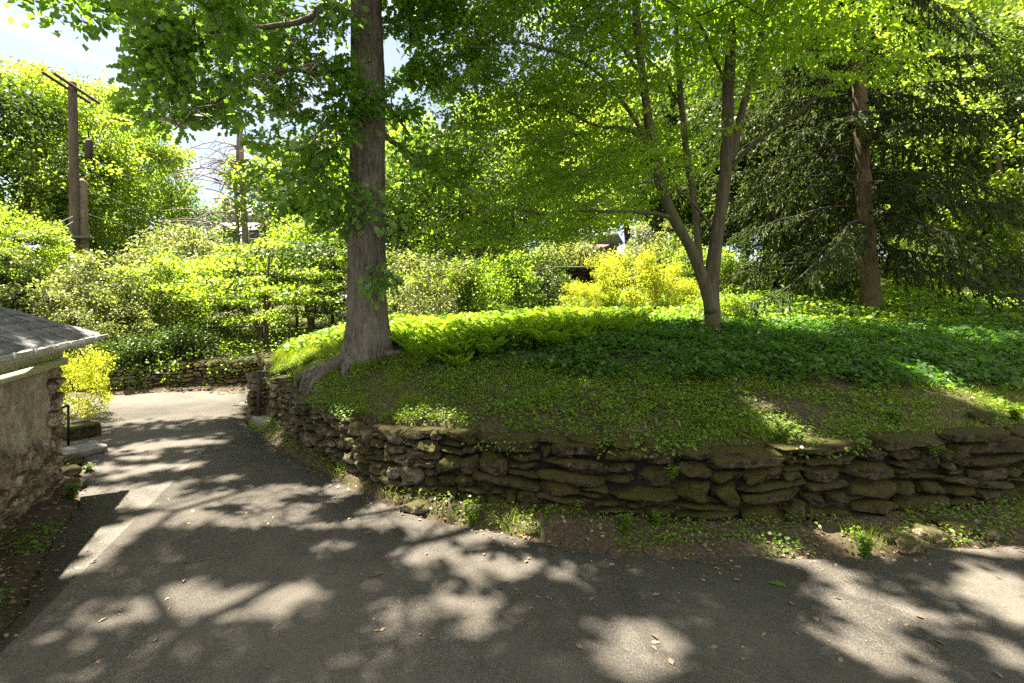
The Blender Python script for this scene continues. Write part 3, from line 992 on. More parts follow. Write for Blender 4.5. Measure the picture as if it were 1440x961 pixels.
for b in range(nb):
    z = zlo + (zhi - zlo) * (b / nb) ** 1.0
    f = (z - zlo) / (zhi - zlo)
    a = b * 2.399 + random.uniform(-0.3, 0.3)
    if math.sin(a) < -0.35 and random.random() < 0.5:
        continue
    Lb = (4.6 * (1 - f) ** 0.75 + 0.5) * random.uniform(0.6, 1.35)
    if math.sin(a) < -0.3:
        Lb *= 0.72
    cx = np.interp(z, sp[:, 2], sp[:, 0])
    cy = np.interp(z, sp[:, 2], sp[:, 1])
    s = np.linspace(0, 1, 9)
    dirh = np.array([math.cos(a), math.sin(a)])
    droop = random.uniform(0.18, 0.42) * Lb * (1.15 - 0.6 * f)
    zc = z + 0.10 * Lb * np.sin(s * 3.0) - droop * (s ** 1.2) + 0.35 * Lb * np.maximum(0, s - 0.72)
    dirh = unit(dirh + np.array([-dirh[1], dirh[0]]) * random.uniform(-0.25, 0.25))
    bp = np.c_[cx + dirh[0] * s * Lb, cy + dirh[1] * s * Lb, zc] + RNG.normal(size=(9, 3)) * 0.07 * s[:, None]
    sbr.tube(bp, np.linspace(0.042 * (1 - 0.5 * f), 0.008, 9), 5)
    side = np.array([-dirh[1], dirh[0], 0])
    dens = 0.8 if f < 0.06 else 1.0
    for t in np.arange(0.16, 1.0, 0.05):
        if random.random() > dens:
            continue
        o = np.array([np.interp(t, s, bp[:, k]) for k in range(3)])
        for sg in (-1, 1):
            tl = (0.25 + 0.75 * (1 - abs(t - 0.45))) * 0.85 * random.uniform(0.6, 1.15) * min(1, Lb / 2.5)
            tv = unit(side * sg * random.uniform(0.5, 1) + np.array([dirh[0], dirh[1], 0]) * 0.7 + np.array([0, 0, -random.uniform(0.15, 1.6)]))
            u = np.linspace(0, 1, 5)
            tp_ = o + tv * (u * tl)[:, None]
            tp_[:, 2] -= 0.25 * tl * u ** 2
            sbr.tube(tp_, np.linspace(0.008, 0.003, 5), 3)
            nn = int(24 * tl / 0.6) + 6
            tt_ = RNG.random(nn)
            pp = np.stack([np.interp(tt_, u, tp_[:, k]) for k in range(3)], 1)
            LP.append(pp)
            LD.append(tv * 0.8 + RNG.normal(size=(nn, 3)) * 0.45 + np.array([0, 0, -0.5]))
            LN.append(RNG.normal(size=(nn, 3)) + np.array([0, 0, 0.8]))
            LL.append(0.10 + 0.11 * RNG.random(nn))
            LT.append(np.full(nn, random.random()) * 0.6 + RNG.random(nn) * 0.4)
LP, LD, LN, LL, LT = map(np.concatenate, (LP, LD, LN, LL, LT))
leaves(sne, LP, LD, LN, LL, LL * 0.36, T_DIAMOND, LT)
sbr.build('branches', M['spruce_twig'], spruce, smooth=True)
sne.build('crown', M['needle'], spruce)

# ---------------- kinds of tree and shrub for the belt behind


def make_tree(name, H, R, zb, leafm, barkm, nclump, nleaf, leaf, csize, stems=1, flat=0.35, droop=0.3, tmpl=T_LEAF, tilt=0.6, shell=0.45, trunk_r=0.18, lean=0.0):
    t = thing(name, 'x', 'tree', (0, 0, 0), world=False)
    tk, nd = MB(), []
    for s in range(stems):
        a = s * 2.4 + 0.5
        top = np.array([math.cos(a) * R * 0.3 * (stems > 1) + lean * H, math.sin(a) * R * 0.3 * (stems > 1), H * 0.86])
        p = np.array([[0.08 * s, 0, -0.3], [0.1 * s + 0.02, 0, 0.3], top * [0.35, 0.35, 0] + [0, 0, H * 0.35], top])
        p = smooth_line(p, 0.3, 3)
        p[:, :2] += np.c_[fbm(p * 0.5, 91 + s), fbm(p * 0.5, 95 + s)] * 0.12 * np.clip(p[:, 2:] / 2, 0, 1)
        r = np.linspace(trunk_r, 0.03, len(p)) * (1 + 0.4 * np.exp(-np.maximum(p[:, 2], 0) / 0.2))
        tk.tube(p, r, 10)
        nd += [x for x in p if x[2] > zb * 0.6]
    tk.build('trunk', barkm, t, smooth=True)
    c = ell((lean * H * 0.7, 0, (H + zb) / 2), (R, R, (H - zb) / 2), nclump, shell)
    c += np.c_[fbm(c * 0.45, 101), fbm(c * 0.45, 102), fbm(c * 0.45, 103)] * R * 0.22
    brm = MB()
    add_tubes(brm, grow(nd, c, 0.009, 0.5, 0.0, trunk_r * 0.55, 0.7), 4)
    brm.build('branches', barkm, t, smooth=True)
    out = c - np.array([0, 0, zb + 0.3 * (H - zb)])
    P, D, N, T = sprays(c, out, nleaf, csize, flat, leaf, droop, tilt)
    lv = MB()
    leaves(lv, P, D, N, leaf * (0.55 + 0.9 * RNG.random(len(P))), None, tmpl, T)
    lv.build('crown', leafm, t)
    return t


def swap(root, mat, part='crown'):
    """another foliage material on a copy, held by the object and not by the shared mesh"""
    for ch in root.children:
        if ch.name.split('.')[0] == part and ch.type == 'MESH':
            ch.material_slots[0].link = 'OBJECT'
            ch.material_slots[0].material = mat


PROTO = {}
USED = set()


def place(proto, x, y, s, rz, label, cat, group=None, mat=None, zs=1.0, z=None, name=None):
    src = PROTO[proto]
    o = src if proto not in USED else copy_tree(src)
    USED.add(proto)
    o.location = (float(x), float(y), gz(x, y) if z is None else z)
    o.rotation_euler = (0, 0, rz)
    o.scale = (s, s, s * zs)
    tag(o, label, cat, group)
    if mat:
        swap(o, mat)
    return o


PROTO['broad'] = make_tree('broadleaf_tree', 11, 3.9, 1.8, M['mid_leaf'], M['grey_bark'], 160, 160, 0.20, 0.9)
PROTO['tall'] = make_tree('tall_tree', 16, 4.2, 3.0, M['blue_leaf'], M['grey_bark'], 230, 130, 0.22, 1.05, trunk_r=0.24)
PROTO['bright'] = make_tree('bright_tree', 8.0, 3.6, 1.5, M['bright_leaf'], M['grey_bark'], 125, 200, 0.13, 0.72, stems=2, flat=0.2, droop=0.5, tilt=0.35)
PROTO['layer'] = make_tree('layered_tree', 3.4, 2.7, 0.8, M['bright_leaf'], M['grey_bark'], 62, 170, 0.10, 0.6, stems=3, flat=0.08, droop=0.25, tilt=0.15, shell=0.2, trunk_r=0.09)
PROTO['young'] = make_tree('young_tree', 5.0, 1.9, 1.2, M['mid_leaf'], M['grey_bark'], 90, 120, 0.12, 0.55, flat=0.25, trunk_r=0.07)


def make_shrub(name, H, R, leafm, nclump, nleaf, leaf, csize, droop=0.3, flat=0.4, tmpl=T_LEAF, up=0.8):
    t = thing(name, 'x', 'shrub', (0, 0, 0), world=False)
    c = ell((0, 0, H * 0.5), (R, R, H * 0.52), nclump, 0.35, 0.1)
    c += np.c_[fbm(c * 1.1, 111), fbm(c * 1.1, 112), fbm(c * 1.1, 113)] * R * 0.32
    c[::5] = c[::5] * np.array([1.18, 1.18, 1.22])
    c[:, 2] = np.maximum(c[:, 2], 0.12)
    st = MB()
    nd = [np.array([math.cos(k) * 0.08, math.sin(k) * 0.08, 0.02]) for k in range(6)]
    add_tubes(st, grow(nd, c, 0.004, 0.42, -0.05, 0.03, 0.3, 0.16), 4)
    st.build('stems', M['grey_bark'], t)
    P, D, N, T = sprays(c, c - np.array([0, 0, 0.1]), nleaf, csize, flat, leaf, droop, 0.6, up)
    P[:, 2] = np.maximum(P[:, 2], 0.03)
    lv = MB()
    leaves(lv, P, D, N, leaf * (0.55 + 0.9 * RNG.random(len(P))), None, tmpl, T)
    lv.build('crown', leafm, t)
    return t


PROTO['round'] = make_shrub('round_shrub', 1.9, 1.25, M['mid_leaf'], 66, 150, 0.075, 0.32)
PROTO['loose'] = make_shrub('loose_shrub', 2.7, 1.6, M['grey_leaf'], 80, 165, 0.085, 0.40, 0.5, 0.3)
PROTO['golden'] = make_shrub('golden_shrub', 1.7, 1.35, M['yellow_leaf'], 84, 140, 0.07, 0.30, 0.1)
PROTO['low'] = make_shrub('low_shrub', 0.8, 0.8, M['mid_leaf'], 60, 90, 0.07, 0.26)


def at(px, d):
    return (px - 720) / F * d


# trees: left side
place('bright', at(5, 25), 25, 1.5, 0.3, 'bright yellow green tree beside the utility pole at the left edge', 'tree', zs=0.98)
place('bright', at(140, 27), 27, 1.05, 2.1, 'bright yellow green tree just right of the utility pole', 'tree', zs=1.4)
place('bright', at(-12, 15.6), 15.6, 0.55, 4.0, 'small bright tree above the dark shrubs at the left edge', 'tree')
place('tall', at(140, 34), 34, 0.9, 1.1, 'tall bluish green tree rising behind the utility pole against the sky', 'tree')
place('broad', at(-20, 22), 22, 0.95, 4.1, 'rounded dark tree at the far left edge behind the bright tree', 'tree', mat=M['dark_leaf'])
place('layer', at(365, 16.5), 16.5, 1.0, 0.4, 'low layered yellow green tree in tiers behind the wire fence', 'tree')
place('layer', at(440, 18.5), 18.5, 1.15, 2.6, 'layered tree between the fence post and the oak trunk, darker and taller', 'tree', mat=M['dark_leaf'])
place('young', at(418, 20), 20, 0.85, 0.7, 'young tree with straight bare stem seen left of the oak trunk', 'tree')
place('young', at(468, 21), 21, 0.95, 1.9, 'young leafy tree directly left of the oak trunk', 'tree')
place('broad', at(455, 31), 31, 1.0, 0.2, 'mid green tree beyond the oak trunk right of the dead pine', 'tree')
place('bright', at(560, 27), 27, 1.3, 5.1, 'loose light green tree seen just right of the oak trunk', 'tree', mat=M['mid_leaf'])
# trees: middle and right
place('broad', at(640, 22), 22, 0.8, 2.9, 'leafy green tree behind the fern patch', 'tree')
place('tall', at(700, 40), 40, 0.95, 0.5, 'tall far tree above the terrace wall', 'tree', mat=M['mid_leaf'])
place('broad', at(800, 33), 33, 1.15, 5.6, 'broad tree on the terrace beside the far grey house', 'tree', mat=M['bright_leaf'])
place('bright', at(885, 26), 26, 1.0, 1.3, 'light yellow tree behind the golden shrub', 'tree')
place('tall', at(930, 40), 40, 1.0, 2.2, 'tall far tree seen between the maple stems', 'tree', mat=M['bright_leaf'])
place('broad', at(1000, 24), 24, 0.95, 4.4, 'green tree directly behind the maple stems', 'tree')
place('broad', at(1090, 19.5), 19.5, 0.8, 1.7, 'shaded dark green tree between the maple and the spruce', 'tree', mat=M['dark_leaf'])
place('tall', at(1130, 32), 32, 1.0, 4.0, 'tall tree beyond the gap between maple and spruce', 'tree', mat=M['mid_leaf'])
place('broad', at(1230, 26), 26, 1.1, 0.9, 'sunlit tree directly behind the spruce trunk', 'tree', mat=M['bright_leaf'])
place('broad', at(1350, 22), 22, 1.0, 3.6, 'sunlit green tree right of the spruce', 'tree')
place('bright', at(1430, 19), 19, 1.25, 0.1, 'bright tree with hanging leaves at the right edge', 'tree')
place('tall', at(1330, 38), 38, 1.1, 5.0, 'tall far tree rising right of the spruce', 'tree', mat=M['mid_leaf'])
place('tall', at(1500, 30), 30, 1.0, 3.0, 'tall tree reaching in from beyond the right edge', 'tree', mat=M['mid_leaf'])
place('tall', at(600, 50), 50, 1.1, 1.6, 'farthest tall tree visible right of the oak trunk', 'tree')
place('tall', at(830, 55), 55, 1.15, 2.7, 'farthest tall tree above the far grey house', 'tree')
place('tall', at(1050, 52), 52, 1.2, 0.8, 'farthest tall tree between the maple crown and spruce', 'tree')

place('tall', at(1270, 36), 36, 1.35, 1.9, 'very tall tree filling the sky above the spruce branches', 'tree', mat=M['bright_leaf'])
place('tall', at(1420, 42), 42, 1.5, 4.9, 'very tall far tree at the top right edge', 'tree', mat=M['mid_leaf'])
for k, (px, d, sc, lab) in enumerate(((640, 47, 1.15, 'dense green tree low on the far slope, left of the terrace ledge'), (735, 50, 1.2, 'dense far tree standing directly above the terrace ledge'),
                                     (985, 46, 1.1, 'dense far tree low behind the maple foot'), (1075, 48, 1.2, 'dense far tree low between maple and spruce'), (1160, 50, 1.2, 'dense far tree low and just left of the spruce trunk'),
                                     (1285, 48, 1.2, 'dense far tree low and just right of the spruce trunk'), (1385, 52, 1.3, 'dense far tree low near the right edge'), (1490, 46, 1.2, 'dense far tree cut by the right edge'),
                                     (540, 52, 1.2, 'dense far tree glimpsed on both sides of the oak trunk'))):
    place('broad', at(px, d), d, sc, k * 1.3, lab, 'tree', 'dense trees low on the far slope', mat=M['mid_leaf'] if k % 2 else M['bright_leaf'], zs=0.75)
# shrubs
place('loose', at(115, 15.6), 15.6, 0.95, 0.4, 'grey green shrub at the foot of the utility pole', 'shrub')
place('loose', at(178, 15.4), 15.4, 0.98, 1.9, 'pale grey green loose shrub right of the utility pole', 'shrub')
place('loose', at(232, 16.4), 16.4, 1.0, 3.3, 'greener loose shrub behind the fence rail', 'shrub', mat=M['mid_leaf'])
place('loose', at(290, 18.5), 18.5, 1.05, 4.6, 'pale grey green loose shrub below the far white house', 'shrub')
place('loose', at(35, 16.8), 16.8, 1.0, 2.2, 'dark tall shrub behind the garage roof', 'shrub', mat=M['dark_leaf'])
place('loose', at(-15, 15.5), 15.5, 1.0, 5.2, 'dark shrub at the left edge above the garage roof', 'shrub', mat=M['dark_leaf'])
place('young', at(248, 19), 19, 0.78, 0.3, 'thin young tree with sparse leaves among the grey green shrubs', 'tree', mat=M['grey_leaf'])
place('round', at(150, 14.2), 14.2, 0.75, 0.8, 'low shrub behind the far stone wall near the yellow bush', 'shrub', mat=M['grey_leaf'])
place('low', at(212, 13.9), 13.9, 0.8, 2.8, 'small green shrub spilling over the far stone wall', 'shrub', mat=M['dark_leaf'])
place('low', at(180, 13.5), 13.5, 0.9, 1.1, 'leafy low shrub on the far wall left end', 'shrub')
place('low', at(262, 14.6), 14.6, 1.0, 0.6, 'low green shrub at the foot of the fence post', 'shrub')
place('golden', at(102, 10.0), 10.0, 0.45, 0.5, 'bright yellow shrub behind the corner of the stone garage', 'shrub', zs=1.5)
place('golden', at(880, 16.0), 16.0, 0.88, 1.0, 'large golden yellow shrub in the sun left of the maple', 'shrub', zs=1.12)
place('golden', at(822, 15.3), 15.3, 0.5, 2.4, 'smaller golden shrub at the left foot of the large golden one', 'shrub')
place('golden', at(952, 15.6), 15.6, 0.5, 3.1, 'small golden shrub close left of the maple foot', 'shrub')
place('round', at(690, 15.8), 15.8, 0.95, 0.2, 'sunny green shrub directly behind the ferns', 'shrub', mat=M['mid_leaf'])
place('round', at(745, 17.2), 17.2, 0.95, 1.4, 'darker green shrub below the terrace wall', 'shrub', mat=M['dark_leaf'])
place('round', at(610, 15.5), 15.5, 1.0, 3.5, 'green shrub right of the oak trunk behind the ferns', 'shrub')
place('round', at(565, 17.5), 17.5, 0.95, 5.5, 'yellowish shrub close right of the oak trunk', 'shrub', mat=M['grey_leaf'])
place('loose', at(640, 18.5), 18.5, 0.95, 0.7, 'dark shrub in shade above the sunny ferns', 'shrub', mat=M['dark_leaf'])
place('loose', at(930, 20.5), 20.5, 0.95, 1.2, 'silvery loose shrub behind the golden shrub', 'shrub')
place('round', at(985, 18.5), 18.5, 0.9, 2.5, 'green shrub behind the maple foot', 'shrub', mat=M['bright_leaf'])
place('round', at(1085, 18), 18, 0.9, 4.5, 'shaded shrub between maple and spruce', 'shrub', mat=M['dark_leaf'])
place('round', at(1165, 19), 19, 0.9, 3.9, 'sunlit shrub left of the spruce trunk', 'shrub', mat=M['bright_leaf'])
place('loose', at(1290, 20), 20, 0.8, 1.9, 'sunlit shrub right of the spruce trunk', 'shrub', mat=M['bright_leaf'])
place('loose', at(1380, 19), 19, 0.8, 2.9, 'large sunlit shrub near the right edge', 'shrub', mat=M['mid_leaf'])
place('low', at(1010, 13.0), 13.0, 0.8, 0.9, 'low broad leaved plant clump behind the maple foot', 'shrub', mat=M['bright_leaf'])
place('low', at(800, 26), 26, 1.8, 0.9, 'pale shrub on the terrace above the stone ledge', 'shrub', mat=M['grey_leaf'])
place('low', at(755, 26.5), 26.5, 1.6, 2.9, 'second pale shrub on the terrace, left of the other', 'shrub', mat=M['bright_leaf'])

place('young', at(250, 22), 22, 0.8, 1.3, 'airy young tree screening the far white house', 'tree', mat=M['grey_leaf'])
place('young', at(225, 30), 30, 1.5, 2.3, 'slim tree at the edge of the sky gap left of the white house', 'tree', mat=M['blue_leaf'])
# ---------------- the dead pine with two stems
pd = 24.0
pb = W(345, 420, pd)
pb[2] = gz(pb[0], pb[1])
pine = thing('dead_pine', 'half dead pine with two bare stems and thin leafless branches before the pale house', 'tree', pb)
pbm = MB()
for pts, r in ((np.array([pb, W(346, 350, pd), W(341, 260, pd), W(338, 190, pd), W(336, 100, pd)]), 0.17), (np.array([pb + [-0.3, 0, 0], W(336, 350, pd), W(331, 270, pd), W(334, 215, pd), W(336, 150, pd)]), 0.11)):
    p = smooth_line(pts, 0.4, 2)
    MB().tube(p, np.linspace(r, r * 0.5, len(p)), 10).build('trunk', M['dead_bark'], pine, smooth=True)
for b in range(70):
    y0 = random.uniform(205, 345)
    s = -1 if random.random() < 0.75 else 1
    Lb = random.uniform(1.2, 3.6) * (1.0 if s < 0 else 0.6)
    a = W(337, y0, pd)
    d = unit(np.array([s * random.uniform(0.6, 1), random.uniform(-0.8, 0.8), random.uniform(-0.1, 0.45)]))
    u = np.linspace(0, 1, 7)
    p = a + d * (u * Lb)[:, None]
    p[:, 2] += -0.25 * Lb * u ** 2 + 0.12 * Lb * np.sin(u * 3)
    p[:, 2] += random.uniform(-0.3, 0.3) * Lb * u ** 2
    p += np.cumsum(RNG.normal(size=p.shape), 0) * 0.05 * u[:, None]
    pbm.tube(p, np.linspace(0.035, 0.01, 7), 4)
    for t in (2, 3, 4, 5):
        e = p[t] + unit(d + RNG.normal(size=3) * 0.8) * random.uniform(0.3, 0.9)
        pbm.tube(np.array([p[t], (p[t] + e) / 2 + [0, 0, 0.05], e]), [0.014, 0.011, 0.006], 3)
pbm.build('branches', M['dead_bark'], pine)
pc = np.concatenate([px_clumps(320, 395, 205, 300, 23, 25, 24), px_clumps(285, 345, 270, 350, 22.5, 24, 4)])
P, D, N, T = sprays(pc, pc - pb, 45, 0.6, 0.3, 0.2)
lv = MB()
leaves(lv, P, D, N, 0.16 + 0.1 * RNG.random(len(P)), None, T_LEAF, T)
lv.build('crown', M['mid_leaf'], pine)

# ------------------------------------------------------------------ dry stone work

_r = 11
_lat = {}
_cv, _cf = [], []
for fx in range(3):
    for sgn in (-1, 1):
        grid = {}
        for a in range(_r):
            for b in range(_r):
                q = [0, 0, 0]
                q[fx] = sgn * (_r - 1)
                q[(fx + 1) % 3] = 2 * a - (_r - 1)
                q[(fx + 2) % 3] = 2 * b - (_r - 1)
                kk = tuple(q)
                if kk not in _lat:
                    _lat[kk] = len(_cv)
                    _cv.append([v / (_r - 1) for v in q])
                grid[a, b] = _lat[kk]
        for a in range(_r - 1):
            for b in range(_r - 1):
                f = [grid[a, b], grid[a + 1, b], grid[a + 1, b + 1], grid[a, b + 1]]
                _cf.append(f if sgn > 0 else f[::-1])
CUBE_V, CUBE_F = np.array(_cv), np.array(_cf)


def stone(mb, c, half, M3=None, seed=None, rough=0.10, cuts=11, expo=8, tint=None):
    """one rough stone: a rounded block with chipped corners"""
    seed = random.randrange(10 ** 6) if seed is None else seed
    rg = np.random.default_rng(seed)
    p = np.sign(CUBE_V) * np.abs(CUBE_V) ** 0.85
    p = p / (np.sum(np.abs(p) ** expo, 1, keepdims=True) ** (1 / expo))
    for _ in range(cuts):
        n = unit(rg.normal(size=3))
        c0 = rg.uniform(0.74, 1.04)
        d = p @ n - c0
        p = p - np.where(d > 0, d, 0)[:, None] * n * 0.97
    half = np.asarray(half, float)
    q = p * half
    sc = 1 / max(0.05, half.max())
    nn = np.stack([fbm(q * sc * 2.4 + seed % 97, 5 + k, 4) for k in range(3)], 1)
    q = q + nn * half * rough * 1.4
    if M3 is not None:
        q = q @ np.asarray(M3).T
    mb.add(q + np.asarray(c), CUBE_F, rg.random() if tint is None else tint)


def split(rect, wr, hr, out):
    x0, x1, y0, y1 = rect
    w, h = x1 - x0, y1 - y0
    wm, hm = random.uniform(*wr), random.uniform(*hr)
    if w > wm * 1.35 and w / wm >= h / hm * 0.8:
        t = random.uniform(0.36, 0.64)
        split((x0, x0 + w * t, y0, y1), wr, hr, out)
        split((x0 + w * t, x1, y0, y1), wr, hr, out)
    elif h > hm * 1.35:
        t = random.uniform(0.36, 0.64)
        split((x0, x1, y0, y0 + h * t), wr, hr, out)
        split((x0, x1, y0 + h * t, y1), wr, hr, out)
    else:
        out.append(rect)


def stone_wall(mb, core, line, hfun, wr, hr, depth=0.34, batter=0.10, z0=None, gap=0.012, rough=0.10, bulge=0.03, flip=True):
    line = smooth_line(line, 0.1, 3)
    s = np.r_[0, np.cumsum(np.linalg.norm(np.diff(line, axis=0), axis=1))]
    at_ = lambda t: np.array([np.interp(t, s, line[:, 0]), np.interp(t, s, line[:, 1])])
    x = 0.0
    while x < s[-1] - 0.05:
        Lc = min(random.uniform(0.9, 1.7), s[-1] - x)
        if s[-1] - x - Lc < 0.4:
            Lc = s[-1] - x
        hh = hfun((x + Lc / 2) / s[-1])
        rects = []
        split((x, x + Lc, 0, hh), wr, hr, rects)
        for (a, b, c, d) in rects:
            t = (a + b) / 2
            p = at_(t)
            tg = unit(at_(min(t + 0.15, s[-1])) - at_(max(t - 0.15, 0)))
            nrm_ = np.array([tg[1], -tg[0]]) * (1 if not flip else -1)
            zc = (c + d) / 2
            dep = depth * random.uniform(0.75, 1.05)
            back = batter * zc + dep / 2 - random.uniform(0, bulge)
            pp = p - nrm_ * back
            base = (gz(*(p + nrm_ * 0.15)) - 0.06) if z0 is None else z0
            an = math.atan2(tg[1], tg[0]) + random.uniform(-0.05, 0.05)
            rl = random.uniform(-0.07, 0.07) + 0.05 * math.sin(t * 1.7)
            Rz = np.array([[math.cos(an), -math.sin(an), 0], [math.sin(an), math.cos(an), 0], [0, 0, 1]])
            Ry = np.array([[math.cos(rl), 0, -math.sin(rl)], [0, 1, 0], [math.sin(rl), 0, math.cos(rl)]])
            wz = 0.02 * math.sin(t * 2.3 + zc * 3)
            stone(mb, (pp[0], pp[1], base + zc + wz), ((b - a) / 2 - gap / 2, dep / 2, (d - c) / 2 - gap / 2), Rz @ Ry, rough=rough)
        x += Lc
    if core is not None:
        inner, t_ = resample(line, 0.25)
        tg = unit(np.gradient(inner, axis=0))
        nr = np.c_[tg[:, 1], -tg[:, 0]] * (1 if not flip else -1)
        f = inner - nr * 0.13
        bk = inner - nr * (depth + 0.10)
        hh = np.array([hfun(v) for v in t_ / t_[-1]]) - 0.05
        bz = np.array([(gz(*(p + n * 0.15)) - 0.1) if z0 is None else z0 - 0.05 for p, n in zip(inner, nr)])
        n = len(inner)
        bt = (nr * batter * 0.8 * hh[:, None])
        V = np.r_[np.c_[f, bz], np.c_[f - bt, bz + hh], np.c_[bk, bz + hh], np.c_[bk, bz]]
        kx = np.arange(n - 1)
        q = [np.stack([kx + r * n, kx + 1 + r * n, kx + 1 + (r + 1) * n, kx + (r + 1) * n], 1) for r in range(3)]
        core.add(V, q + [np.array([0, n, 2 * n, 3 * n]), np.array([n - 1, 2 * n - 1, 3 * n - 1, 4 * n - 1])])


rw = thing('retaining_wall', 'curved mossy dry stone retaining wall holding the bank along the driveway', 'wall', G(800, 740))
fl = smooth_line(np.array(FRONT[1:]), 0.1, 3)
ci = int(np.argmin(np.abs(fl[:, 0] - G(600, 712)[0])))
mb1, mb2, core = MB(), MB(), MB()
stone_wall(mb1, core, fl[:ci], lambda t: 0.80 + 0.06 * math.sin(t * 9) + 0.03 * math.sin(t * 23), (0.20, 0.98), (0.07, 0.23), 0.36, 0.14, rough=0.10, bulge=0.075, gap=0.006)
stone_wall(mb2, core, fl[ci - 1:], lambda t: 0.84 + 0.05 * math.sin(t * 7 + 1) - 0.02 * t, (0.12, 0.42), (0.06, 0.22), 0.34, 0.10, rough=0.14, bulge=0.085, gap=0.006)
o = mb1.build('mossy_stonework', M['stone'], rw, smooth=False)
o['label'] = 'dark moss covered stones'
o = mb2.build('grey_stonework', M['grey_stone'], rw, smooth=False)
o['label'] = 'smaller rough grey stones near the gate'
core.build('wall_core', M['earth'], rw)
for (px, py, w, hh_, dep, lab) in ((1135, 628, 0.62, 0.10, 0.42, 'sunlit capstone with yellow moss'), (1062, 640, 0.78, 0.17, 0.4, None), (1180, 622, 0.5, 0.09, 0.4, None), (820, 628, 0.6, 0.12, 0.36, None),
                                   (900, 632, 0.45, 0.11, 0.36, None), (720, 622, 0.5, 0.12, 0.36, None), (1300, 618, 0.8, 0.12, 0.4, None), (1390, 610, 0.7, 0.10, 0.4, None), (640, 610, 0.4, 0.1, 0.34, None),
                                   (975, 636, 0.4, 0.11, 0.36, None)):
    j = int(np.argmin(np.abs(fl[:, 0] / fl[:, 1] - (px - 720) / F)))
    p = fl[j]
    tg = unit(fl[max(j - 2, 0)] - fl[min(j + 2, len(fl) - 1)])
    nin = np.array([-tg[1], tg[0]])
    if nin[1] < 0:
        nin = -nin
    pc_ = p + nin * 0.22
    an = math.atan2(tg[1], tg[0])
    Rz = np.array([[math.cos(an), -math.sin(an), 0], [math.sin(an), math.cos(an), 0], [0, 0, 1]])
    zt = CH - (py - HOR) / F * pc_[1]
    c = MB()
    stone(c, (pc_[0], pc_[1], zt), (w / 2, dep / 2, hh_ / 2), Rz, rough=0.13, cuts=5)
    o = c.build('capstone', M['stone'], rw, smooth=True)
    if lab:
        o['label'] = lab

# ---- gate: two stone piers, an iron post, steps, cheek wall and the wall beyond
for nm, lab, c, hh_, wd in (('stone_pier', 'stone gate pier on the near side of the steps', GATE_A + [0.02, 0.12], 0.86, 0.30),
                            ('stone_pier', 'stone gate pier with weeds on the far side of the steps beside the iron post', GATE_B + [-0.02, 0.15], 0.86, 0.36)):
    pm = thing(nm, lab, 'gate pier', (c[0], c[1], 0), 'stone gate piers')
    b = MB()
    z = -0.05
    while z < hh_ - 0.08:
        h = random.uniform(0.10, 0.2)
        t = random.uniform(0.4, 0.6)
        an = 0.75
        Rz = np.array([[math.cos(an), -math.sin(an), 0], [math.sin(an), math.cos(an), 0], [0, 0, 1]])
        for sx in ((-1, 1) if random.random() < 0.5 else (0,)):
            off = Rz @ np.array([sx * wd * 0.25, 0, 0])
            stone(b, (c[0] + off[0], c[1] + off[1], z + h / 2), ((wd * 0.26 if sx else wd * 0.5), wd * 0.5, h / 2), Rz, rough=0.12, expo=6, cuts=2)
        z += h
    b.build('shaft', M['grey_stone'], pm, smooth=True)
    b = MB()
    stone(b, (c[0], c[1], z + 0.03), (wd * 0.58, wd * 0.56, 0.045), Rz, rough=0.06, expo=8, cuts=1)
    b.build('cap', M['grey_stone'], pm, smooth=True)
gp = GATE_B + (GATE_A - GATE_B) * 0.28 + [-0.02, -0.05]
b = MB().box((gp[0], gp[1], 0.46), (0.06, 0.05, 0.98)).box((gp[0], gp[1], 0.97), (0.075, 0.065, 0.03))
tag(b.build('iron_post', M['rust_iron']), 'dark rusty iron gate post standing between the two stone piers', 'post')
st = thing('garden_steps', 'worn stone steps rising into the bank between the gate piers', 'steps', (GMID[0], GMID[1], 0))
Rz = np.array([[GDIR[0], GN[0], 0], [GDIR[1], GN[1], 0], [0, 0, 1]])
for k in range(6):
    c = GMID + GDIR * (0.02 + 0.30 * k)
    b = MB()
    stone(b, (c[0] + 0.0, c[1], 0.02 + 0.165 * k), (0.19, 0.40, 0.10), Rz, rough=0.04, expo=9, cuts=1, tint=0.9 if k == 0 else None)
    b.build('step', M['grey_stone'] if k else M['concrete'], st, smooth=True)

ck = MB()
cc = MB()
line = np.array([GATE_B + GDIR * 0.25 + GN * 0.05, GATE_B + GDIR * 1.0 + GN * 0.02, GATE_B + GDIR * 1.8, GATE_B + GDIR * 2.5 - GN * 0.05])
base_z = gz(*(GATE_B + GDIR * 0.3 - GN * 0.2))
lz = [W(395, 536, 10.0)[2], W(500, 492, 10.9)[2]]
line, _ = resample(line, 0.28)
for kx, p in enumerate(line):
    f = kx / (len(line) - 1)
    zt = lz[0] + (lz[1] - lz[0]) * f + random.uniform(-0.02, 0.02)
    an = math.atan2(GDIR[1], GDIR[0])
    R2 = np.array([[math.cos(an), -math.sin(an), 0], [math.sin(an), math.cos(an), 0], [0, 0, 1]])
    tl = -0.38
    Ry = np.array([[math.cos(tl), 0, math.sin(tl)], [0, 1, 0], [-math.sin(tl), 0, math.cos(tl)]])
    stone(cc, (p[0], p[1], zt), (0.16, 0.17, 0.055), R2 @ Ry, rough=0.12, cuts=3)
    zz_ = zt - 0.10
    while zz_ > gz(p[0] + GN[0] * -0.2, p[1] + GN[1] * -0.2) - 0.1:
        h = random.uniform(0.06, 0.11)
        stone(ck, (p[0], p[1], zz_ - h / 2), (0.15, 0.14, h / 2), R2, rough=0.14)
        zz_ -= h
cw = thing('cheek_wall', 'low stone cheek wall sloping up beside the garden steps towards the oak', 'wall', (line[0][0], line[0][1], 0.5))
ck.build('stonework', M['grey_stone'], cw, smooth=True)
